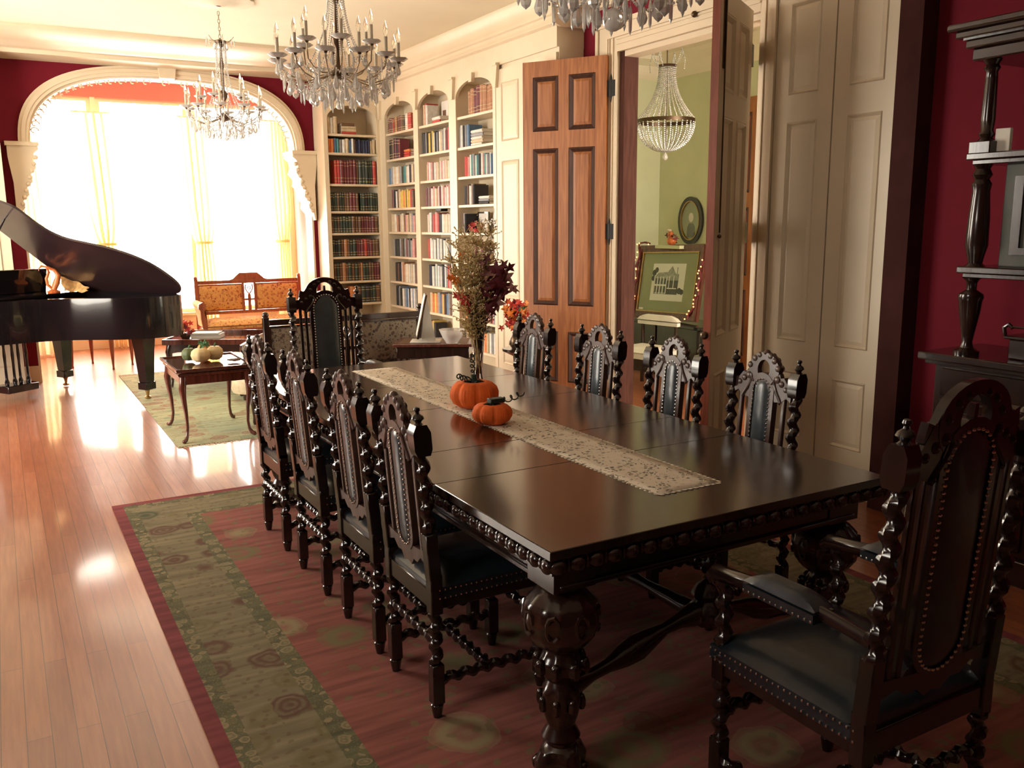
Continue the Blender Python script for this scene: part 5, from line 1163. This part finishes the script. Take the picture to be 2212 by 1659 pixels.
def chandelier(label, loc, hub, R=.37, na=10, ball=.02, scale=1.0, seed=1):
    t = thing('crystal_chandelier', label, 'chandelier', loc, 0, 'crystal chandeliers'); rr = random.Random(seed)
    top = ZC-loc[2]; H = hub
    def P(a, r, z): return (r*math.cos(a), r*math.sin(a), z)
    MB().lathe([(0, top-.05), (.03, top-.045), (.055, top-.02), (.06, top-.001), (0, top-.0005)], 20).obj('ceiling_cup', 'bronze', t)
    m = MB()
    for k in range(int((top-.05-H-.62)/.03)):
        z = H+.62+.03*k; q = [( .009*math.cos(j*PI/4), 0, z+.019*math.sin(j*PI/4)) if k % 2 else (0, .009*math.cos(j*PI/4), z+.019*math.sin(j*PI/4)) for j in range(9)]; m.sweep(q, .0025, 5, False)
    m.obj('chain', 'chandelier_arm', t)
    m = MB().lathe([(0, H-.03), (.02, H-.02), (.055, H-.01), (.06, H+.01), (.03, H+.03), (.012, H+.06), (.010, H+.14), (.03, H+.17), (.035, H+.20), (.012, H+.23), (.009, H+.38), (.022, H+.42), (.012, H+.46), (.008, H+.56), (.045, H+.60), (.05, H+.615), (.01, H+.63), (0, H+.64)], 16)
    m.obj('stem', 'bronze', t)
    tear = drop_mesh('crystal_drop', .075, .017); spear = drop_mesh('crystal_spear', .095, .010, 'spear'); rnd = drop_mesh('crystal_ball', .05, .017, 'ball')
    def hang(me, a, r, z, s=1.0, nm='crystal_drop'):
        o = bpy.data.objects.new(nm, me); C.objects.link(o); o.parent = t; o.location = P(a, r, z); o.scale = (s, s, s); o.rotation_euler = (0, 0, rr.uniform(0, 6))
    nd = 0
    for tier, (n, Rt, zc, ph) in enumerate(((na, R, H+.075, 0), (na//2, R*.60, H+.165, .3))):
        for k in range(n):
            a = ph+2*PI*k/n; c, s_ = math.cos(a), math.sin(a)
            m = MB().sweep([P(a, r, z) for r, z in ((.045, H+.0), (Rt*.3, H-.02+.03*tier), (Rt*.55, H-.045+.05*tier), (Rt*.8, H-.02+.05*tier), (Rt*.97, H+.02+.05*tier), (Rt, zc-.012))], [.005, .0045, .004, .004, .004, .005], 7)
            am = m.obj('arm', 'chandelier_arm', t)
            cup = MB().lathe([(0, zc-.016), (.010, zc-.012), (.014, zc), (0, zc+.002)], 10, (Rt*c, Rt*s_, 0)); cup.obj('candle_socket', 'bronze', am)
            b = MB().lathe([(.012, zc-.004), (.030, zc-.001), (.050, zc+.012), (.052, zc+.016), (.030, zc+.004), (.012, zc+.001)], 20, (Rt*c, Rt*s_, 0), flute=lambda q, z: .10*math.cos(5*q)); b.obj('glass_dish', 'crystal', am)
            MB().lathe([(0, zc), (.0095, zc), (.0095, zc+.10), (0, zc+.10)], 12, (Rt*c, Rt*s_, 0)).obj('candle', 'candle_sleeve', am)
            MB().lathe([(.006, zc+.10), (.012, zc+.115), (.0145, zc+.13), (.011, zc+.15), (.005, zc+.17), (0, zc+.185)], 10, (Rt*c, Rt*s_, 0)).obj('bulb', 'bulb_glass', am)
            if tier == 0:
                for j, da in enumerate((-.10, .10)): hang(tear if j == 1 else spear, a+da, Rt*.985, zc-.005, .95); nd += 1
    for n, r, z, me, s in ((14, R*.90, H+.0, spear, 1.0), (16, R*.80, H-.03, tear, 1.15), (15, R*.62, H-.055, spear, 1.1), (13, R*.45, H-.08, tear, 1.1), (9, R*.26, H-.10, spear, 1.05)):
        for k in range(n): hang(me, 2*PI*(k+.3)/n+r, r, z, s); nd += 1
    for k in range(6): hang(tear, k*PI/3, .05, H+.60, .8); hang(spear, k*PI/3+.5, .115, H+.635, .7)
    m = MB()
    for k in range(6): a = k*PI/3+.5; m.sweep([P(a, .04, H+.605), P(a, .085, H+.615), P(a, .115, H+.645)], .0025, 5)
    m.obj('crown_arms', 'chandelier_arm', t)
    MB().ball((0, 0, H-.165), ball, 14, 9).sweep([(0, 0, H-.165+ball), (0, 0, H-.03)], .003, 5).obj('crystal_ball', 'crystal', t)
    for k in range(14):
        m = MB(); a = 2*PI*k/14; beads(m, [P(a, .04+(.075-.04)*0+ (R*.55-.045)*(u/10)**3.2, H+.60-(.60-.04)*(u/10)) for u in range(11)]); m.obj('bead_strand', 'crystal', t)
    for k in range(na):
        m = MB(); a0 = 2*PI*k/na; a1 = 2*PI*(k+1)/na
        beads(m, [P(a0+(a1-a0)*u/8, R*(1-.10*math.sin(u/8*PI)), H+.06-.09*math.sin(u/8*PI)) for u in range(9)], .0055, .013)
        beads(m, [P(a0, R-(R-.05)*(u/8), H+.055-.13*math.sin(u/8*PI)-.02*u/8) for u in range(9)], .0055, .013)
        beads(m, [P(a0+.26, R*.9-(R*.9-.05)*(u/8), H+.0-.10*math.sin(u/8*PI)-.02*u/8) for u in range(9)], .0055, .013)
        m.obj('bead_swag', 'crystal', t)
    return t
chandelier('small crystal chandelier hanging before the arch, farthest from the camera', (1.75, 7.83, 2.3), .19, .305, 10, .016, seed=1)
chandelier('large crystal chandelier with many candles hanging over the far end of the dining table', (1.78, 5.06, 2.26), .19, .345, 12, .022, seed=2)
chandelier('crystal chandelier cropped by the top of the picture, nearest the camera', (1.78, 2.43, 2.27), .15, .36, 12, .036, seed=3)
m = MB().lathe([(0, 0), (.27, 0), (.29, -.012), (.24, -.022), (.17, -.016), (.14, -.032), (.08, -.03), (.05, -.045), (0, -.045)], 48, (1.75, 7.83, ZC-.0005), flute=lambda a, z: .02*math.cos(14*a) if z < -.005 else 0)
struct('trim_20', m, 'ceiling_paint', 'round plaster ceiling rose above the small chandelier')
# basket chandelier in the green room
BCX, BCY, BZ = 5.76, 6.98, 2.575
t = thing('basket_chandelier', 'pear shaped beaded crystal chandelier seen through the doorway in the green room', 'chandelier', (BCX, BCY, BZ))
MB().ring([(.280*math.cos(k*PI/24), .280*math.sin(k*PI/24)) for k in range(48)], [(.270*math.cos(k*PI/24), .270*math.sin(k*PI/24)) for k in range(48)], -.02, .018, 'z').obj('ring', 'bronze', t)
MB().sweep([(0, 0, -.28), (0, 0, ZC-BZ)], .006, 8).lathe([(0, .50), (.085, .505), (.095, .52), (.05, .53), (0, .53)], 20).lathe([(0, ZC-BZ-.03), (.05, ZC-BZ-.02), (.055, ZC-BZ-.001), (0, ZC-BZ-.0005)], 16).obj('stem', 'bronze', t)
for k in range(30):
    a = 2*PI*k/30; m = MB()
    beads(m, [(math.cos(a)*(.075+.20*(u/12)**2.3), math.sin(a)*(.075+.20*(u/12)**2.3), .51-.49*u/12) for u in range(13)], .0085, .0185); m.obj('upper_bead_strand', 'crystal', t)
for k in range(30):
    a = 2*PI*k/30; m = MB()
    beads(m, [(math.cos(a)*.277*math.cos(u/10*PI/2*.96), math.sin(a)*.277*math.cos(u/10*PI/2*.96), -.02-.265*math.sin(u/10*PI/2)) for u in range(11)], .0095, .019); m.obj('lower_bead_strand', 'crystal', t)
m = MB()
for k in range(4):
    a = k*PI/2+.4; c, s_ = math.cos(a), math.sin(a); m.sweep([(c*.05, s_*.05, .52), (c*.13, s_*.13, .55), (c*.17, s_*.17, .62), (c*.15, s_*.15, .66)], .004, 6)
    beads(m, [(c*.15, s_*.15, .65), (c*.19, s_*.19, .55), (c*.18, s_*.18, .46)], .008, .017); beads(m, [(c*.15, s_*.15, .65), (c*.11, s_*.11, .54), (c*.09, s_*.09, .51)], .008, .017)
m.obj('crown', 'crystal', t)
MB().lathe([(0, -.375), (.022, -.36), (.028, -.34), (.016, -.31), (0, -.29)], 8).obj('drop', 'crystal', t)
# ================================================================ SIDEBOARD WITH HUTCH
plain('sideboard_grey', (.10, .10, .085), .6, .15, 10)
t = thing('sideboard', 'tall black carved sideboard with turned columns against the red wall', 'sideboard', (4.25, 1.85, 0))
def SB(): return MB()
m = SB().bbox(-.50, 0, -.80, .80, .965, 1.0, .006).bbox(-.475, 0, -.775, .775, .945, .965, .004); m.obj('countertop', 'dark_wood', t)
m = SB().bbox(-.44, 0, -.74, .74, .12, .945, .004).bbox(-.47, 0, -.77, .77, .0, .12, .006); m.obj('base_case', 'dark_wood', t)
for y0 in (-.70, -.22, .26):
    o = SB().bbox(-.455, -.44, y0, y0+.44, .80, .93, .005).obj('drawer', 'dark_wood', t); SB().sweep([(-.455, y0+.16, .88), (-.475, y0+.18, .85), (-.475, y0+.26, .85), (-.455, y0+.28, .88)], .006, 6).obj('drawer_pull', 'bronze', o)
    o = SB().bbox(-.452, -.44, y0, y0+.44, .15, .78, .004).ring([(y0+.05, .20), (y0+.39, .20), (y0+.39, .73), (y0+.05, .73)], [(y0+.08, .23), (y0+.36, .23), (y0+.36, .70), (y0+.08, .70)], -.465, -.452, 'x').obj('door', 'dark_wood', t)
    SB().ball((-.462, y0+.03, .47), .013).obj('door_knob', 'bronze', o)
for z0, y_, d_, nm in ((1.375, .66, .465, 'lower_shelf'), (1.875, .66, .46, 'upper_shelf')):
    SB().bbox(-d_, 0, -y_, y_, z0, z0+.03, .005).bbox(-d_+.02, 0, -y_+.02, y_-.02, z0-.02, z0, .003).obj(nm, 'dark_wood', t)
for y in (-.605, .605):
    SB().lathe([(.055, 1.0), (.055, 1.02), (.03, 1.035), (.022, 1.06), (.028, 1.10), (.045, 1.20), (.05, 1.25), (.055, 1.265), (.052, 1.28), (.022, 1.30), (.022, 1.33), (.03, 1.345), (.045, 1.355)], 20, (-.42, y, 0)).obj('column', 'dark_wood', t)
    SB().lathe([(.045, 1.405), (.03, 1.42), (.035, 1.45), (.048, 1.5), (.045, 1.62), (.036, 1.74), (.042, 1.77), (.030, 1.79), (.042, 1.81), (.03, 1.835), (.04, 1.855)], 20, (-.41, y, 0), flute=lambda a, z: .03*math.cos(10*a) if 1.5 < z < 1.75 else 0).obj('column', 'dark_wood', t)
    SB().bbox(-.455, -.355, y-.05, y+.05, 1.9, 1.955, .004).lathe([(.04, 1.955), (.025, 1.97), (.034, 1.985), (.026, 2.0), (.030, 2.05), (.026, 2.22), (.024, 2.25), (.034, 2.265), (.026, 2.28), (.04, 2.30)], 18, (-.405, y, 0)).obj('column', 'dark_wood', t)
m = SB()
for y0 in (-.50, .36):
    for z0, z1 in ((1.0, 1.355), (1.905, 2.31)):
        m.box(-.09, 0, y0, y0+.13, z0, z1)
        for k in range(4): m.bbox(-.10, -.09, y0+.008+.03*k, y0+.028+.03*k, z0, z1, .003)
m.obj('back_stile', 'dark_wood', t)
m = SB().bbox(-.46, 0, -.67, .67, 2.30, 2.35, .006).bbox(-.49, 0, -.685, .685, 2.35, 2.385, .006).bbox(-.53, 0, -.71, .71, 2.39, 2.42, .006).bbox(-.56, 0, -.735, .735, 2.42, 2.45, .008).box(-.50, 0, -.69, .69, 2.385, 2.39); m.obj('cornice', 'dark_wood', t)
m = SB().bbox(-.37, -.34, -.50, .525, 1.405, 1.855, .006); m.obj('panel_frame', 'sideboard_grey', t)
m = SB().ring([(-.45, 1.46), (.47, 1.46), (.47, 1.80), (-.45, 1.80)], [(-.41, 1.49), (.43, 1.49), (.43, 1.77), (-.41, 1.77)], -.385, -.37, 'x'); m.obj('panel_moulding', 'dark_wood', t)
m = SB()
for cy in (.32, .10, -.12, -.32):
    sc = .10
    for sg in (-1, 1):
        m.sweep([(-.374, cy, 1.50), (-.374, cy+sg*.05, 1.54), (-.374, cy+sg*.085, 1.60), (-.374, cy+sg*.06, 1.66), (-.374, cy+sg*.03, 1.70), (-.374, cy+sg*.05, 1.745), (-.374, cy+sg*.08, 1.73)], .006, 6)
        m.sweep([(-.374, cy+sg*.08, 1.66), (-.374, cy+sg*.04, 1.635), (-.374, cy, 1.65)], .006, 6)
        for z in (1.53, 1.59, 1.72): m.ball((-.372, cy+sg*(.05 if z < 1.7 else .07), z), .014, 7, 5, (.4, 1, 1))
    m.sweep([(-.374, cy, 1.50), (-.374, cy, 1.64)], .004, 6).ball((-.372, cy, 1.51), .014, 7, 5, (.4, 1, 1)).ball((-.372, cy, 1.74), .018, 7, 5, (.4, 1, 1.3))
m.obj('scroll_carving', 'dark_wood', t)
t = thing('porcelain_vase', 'pale flowered porcelain vase on the top shelf of the sideboard, cut by the right edge', 'vase', (3.93, 2.205, 1.9052))
rug_mat('porcelain', (.62, .60, .46), [(.18, .24, .10), (.4, .12, .1)], 22, 20, .30, (.0, .5)); MATS['porcelain'].node_tree.nodes['Principled BSDF'].inputs['Roughness'].default_value = .2
MB().lathe([(0, 0), (.05, 0), (.052, .015), (.035, .03), (.06, .08), (.08, .14), (.078, .20), (.05, .26), (.03, .285), (.045, .31), (0, .311)], 24).obj('body', 'porcelain', t)
MB().lathe([(.046, .311), (.044, .33), (.02, .35), (.01, .37), (0, .375)], 20).obj('lid', 'porcelain', t)
o = MB().bbox(-.012, .012, -.032, .032, 0, .10, .002).obj('cream_card', 'white_cloth', None, loc=(3.86, 2.385, 1.9055), rz=.1); tag(o, 'small cream card standing on the upper shelf of the sideboard', 'card')
t = thing('black_stand', 'low black carved stand with scroll ends on top of the sideboard counter', 'stand', (4.02, 2.06, 1.0006))
MB().bbox(-.16, .16, -.22, .22, 0, .09, .006).bbox(-.17, .17, -.24, .24, .09, .105, .004).obj('stand_box', 'dark_wood', t)
m = MB()
for y in (-.235, .235): m.sweep([(-.165, y, .105), (-.165, y*1.03, .14), (-.165, y*.94, .155), (-.165, y*.86, .14)], .009, 7)
m.sweep([(-.165, -.21, .145), (-.165, .21, .145)], .006, 6); m.obj('gallery_rail', 'dark_wood', t)
o = thing('white_card', 'white card with a few dark handwritten marks leaning on the sideboard stand', 'card', (3.93, 2.06, 1.107))
m = MB(); m.T = XF((0, 0, 0), ry=.45); m.box(-.002, .002, -.085, .085, 0, .13); m.obj('card', 'paper', o)
m = MB(); m.T = XF((0, 0, 0), ry=.45)
for k, y in enumerate((.055, .035, .015, -.005, -.025, -.045)): m.sweep([(-.003, y+.012*math.cos(j), .085+.012*math.sin(j*1.7+k)) for j in range(5)], .0018, 4)
m.obj('handwriting', 'black_iron', o)
# ================================================================ GREEN ROOM THINGS
t = thing('console_cabinet', 'black cabinet under the large framed photograph in the green room', 'cabinet', (6.20, 7.36, 0), 0)
MB().bbox(-.25, .25, -.75, .75, .54, .575, .005).obj('top', 'black_lacquer', t); MB().bbox(-.22, .24, -.71, .71, 0, .54, .006).obj('body', 'black_lacquer', t)
for y in (-.70, -.01, .68): MB().bbox(-.235, -.221, y-.02, y+.02, .02, .53, .003).obj('stile', 'dark_wood', t)
# framed photograph, leaning
t = thing('framed_photograph', 'large framed grey photograph of a turreted house with green mat in the green room', 'framed photograph', (6.12, 7.385, .577), 0)
LT = XF((0, 0, 0), ry=.17)@XF((0, 0, .0), rx=-.035)
w, h = .53, .80
m = MB(); m.T = LT; m.ring([(-w, 0), (w, 0), (w, h), (-w, h)], [(-w+.085, .085), (w-.085, .085), (w-.085, h-.085), (-w+.085, h-.085)], -.02, .02, 'x'); m.ring([(-w+.01, .01), (w-.01, .01), (w-.01, h-.01), (-w+.01, h-.01)], [(-w+.045, .045), (w-.045, .045), (w-.045, h-.045), (-w+.045, h-.045)], -.032, -.02, 'x'); m.obj('frame', 'mahogany', t)
m = MB(); m.T = LT; m.ring([(-w+.075, .075), (w-.075, .075), (w-.075, h-.075), (-w+.075, h-.075)], [(-w+.087, .087), (w-.087, .087), (w-.087, h-.087), (-w+.087, h-.087)], -.026, -.015, 'x'); m.obj('gilt_slip', 'brass', t)
plain('mat_green', (.30, .34, .21), .8, .03, 6); plain('photo_sky', (.72, .73, .66), .5, .03, 3); plain('photo_dark', (.075, .085, .07), .5, .3, 30); plain('photo_mid', (.30, .32, .27), .5, .3, 40)
m = MB(); m.T = LT; m.box(-.008, -.006, -w+.08, w-.08, .08, h-.08); m.obj('mat_board', 'mat_green', t)
m = MB(); m.T = LT; D = -.0095; m.box(D, -.008, -.265, .265, .20, .60); m.obj('print', 'photo_sky', t)
m = MB(); m.T = LT                                                  # house, drawn small on the print (y mirrored: +y is picture left)
def q(y0, y1, z0, z1, d=.0006): m.box(D-d, D, min(y0, y1), max(y0, y1), z0, z1)
q(.215, .02, .27, .46); q(.02, -.17, .27, .49); m.prism([(.03, .49), (-.05, .575), (-.12, .49)], D-.0006, D, 'x'); q(-.13, -.145, .49, .56); m.prism([(.215, .46), (.02, .46), (.02, .51), (.17, .50)], D-.0006, D, 'x'); m.obj('print_house', 'photo_mid', t)
m = MB(); m.T = LT
q(.02, -.17, .27, .42, .0010)
for y in (.20, .155, .105, .055):
    q(y, y-.028, .29, .355, .0014); q(y, y-.028, .38, .44, .0014)
for cy, cz, r in ((.235, .50, .035), (.20, .53, .03), (.245, .44, .03), (-.20, .31, .035), (-.24, .30, .03)): m.lathe([(0, 0), (r, 0), (r, .0008), (0, .0008)], 9) if False else m.prism([(cy+r*math.cos(k*PI/5), cz+r*math.sin(k*PI/5)) for k in range(10)], D-.0012, D, 'x')
m.obj('print_shadows', 'photo_dark', t)
m = MB(); m.T = LT
for y in (.225, .175, .128, .078, .024): q(y, y-.010, .275, .46, .0018)
q(.225, .02, .362, .374, .0018); q(.0, -.15, .33, .34, .0016); q(-.02, -.03, .34, .47, .0016); q(-.09, -.10, .34, .47, .0016); q(.26, -.26, .232, .243, .0010); m.obj('print_porch', 'photo_sky', t)
MB_ = MB(); MB_.T = LT; MB_.box(-.0095, -.008, .36, .43, .095, .115); MB_.obj('small_label', 'paper', t)
# garland with lights
t = thing('light_garland', 'dark garland with tiny glowing orange lights draped around the framed photograph', 'garland', (6.02, 7.385, .575))
em, n_, l_, b_ = nmat('fairy_light'); b_.inputs['Emission Color'].default_value = (1, .42, .16, 1); b_.inputs['Emission Strength'].default_value = 2.2; b_.inputs['Base Color'].default_value = (.8, .3, .1, 1)
GT = XF((.10, 0, .004))@LT
pts = [tuple(GT @ Vector((-.035, .52+.02*math.sin(k*1.3), .02+.8*k/16))) for k in range(17)]+[tuple(GT @ Vector((-.03, .44, .83))), tuple(GT @ Vector((-.03, .36, .815)))]
p2 = [tuple(GT @ Vector((-.035, -.52+.02*math.sin(k*1.7)+.10*max(0, 1-k/6), .02+.60*k/14))) for k in range(15)]
for q_ in (pts, p2): MB().sweep(q_, .012, 6, amp=.3, lobes=2, twist=60).obj('garland_wire', 'leaf_maroon', t)
rr = random.Random(17)
for p in pts[::2]+pts[1::3]+p2[::1]:
    MB().ball((p[0]-.02+rr.uniform(-.01, .01), p[1]+rr.uniform(-.025, .025), p[2]+rr.uniform(-.02, .02)), .0085, 7, 5).obj('light', 'fairy_light', t)
# oval portrait
t = thing('oval_portrait', 'oval convex glass portrait in a dark frame on the pale green wall', 'portrait', (GX-.005, 7.745, 1.62), PI/2)
ov = lambda a, b: [(a*math.cos(k*PI/24), b*math.sin(k*PI/24)) for k in range(48)]
MB().ring(ov(.20, .265), ov(.155, .215), -.0, .03, 'y').obj('frame', 'black_lacquer', t); MB().ring(ov(.158, .218), ov(.150, .208), .005, .036, 'y').obj('inner_rim', 'brass', t)
MB().prism(ov(.156, .216), .001, .008, 'y').obj('picture', 'mat_green', t)
MB().prism([(-.07, -.19), (.07, -.19), (.06, -.07), (.03, -.03), (-.03, -.03), (-.06, -.07)], .008, .010, 'y').obj('figure_coat', 'photo_dark', t)
MB().prism([(.04*math.cos(k*PI/8), .035+.052*math.sin(k*PI/8)) for k in range(16)], .010, .011, 'y').obj('figure_face', 'white_cloth', t)
thin_pane('convex_pane', .12)
MB().grid(lambda u, v: (.154*(2*u-1)*math.sqrt(max(0, 1-(2*v-1)**2/2)), .014+.03*(1-((2*u-1)**2+(2*v-1)**2)/2), .212*(2*v-1)*math.sqrt(max(0, 1-(2*u-1)**2/2))), 16, 16).obj('pane', 'convex_pane', t)
# ornament doll on the picture
t = thing('turkey_figurine', 'small brown and orange autumn figurine perched above the framed photograph', 'figurine', (6.22, 7.40, 1.3645))
MB().ball((0, 0, .045), .052, 12, 8, (1, 1.1, .9)).ball((0, .02, .11), .035, 10, 8).obj('body', 'ornament_wood', t)
m = MB(); rr = random.Random(6)
for k in range(16): leaf(m, (rr.uniform(-.02, .04), rr.uniform(-.09, .06), rr.uniform(.03, .12)), .035, rr, rr.choice([0, 1]))
m.obj('leaves', ['leaf_maroon', 'book_n'], t)
MB().ball((-.01, .03, .155), .024, 10, 6, (1.2, 1.2, .6)).obj('cap', 'book_c', t)
wl = MB().box(6.16, GX-.0005, 7.20, 7.60, 1.33, 1.364); struct('trim_21', wl, 'green_paint')
# white upholstered chair in the green room
t = thing('cushioned_chair', 'chair with cream cushioned top rail and pale seat in front of the black cabinet', 'chair', (5.45, 6.83, 0), .2)
m = MB()
for sx in (-1, 1): m.bbox(.18, .21, sx*.21-.015, sx*.21+.015, 0, .62, .003)
m.obj('back_post', 'dark_wood', t)
MB().grid(lambda u, v: (.15+.07*v, -.26+.52*u, .63+.07*min(1, 5*min(u, 1-u, v, 1-v)+.05)**.5), 14, 8).box(.16, .21, -.25, .25, .60, .635).obj('cushioned_rail', 'white_cloth', t)
MB().grid(lambda u, v: (-.24+.44*u, -.24+.48*v, .36+.05*min(1, 6*min(u, 1-u, v, 1-v)+.05)**.5), 12, 12).box(-.23, .19, -.23, .23, .31, .365).obj('seat', 'white_cloth', t)
for sy in (-1, 1): MB().bbox(-.22, -.19, sy*.21-.015, sy*.21+.015, 0, .31, .003).obj('front_leg', 'dark_wood', t)
# wooden floor in the green room already continues; bookcase seen through the hinge gap stands on door_5's wall
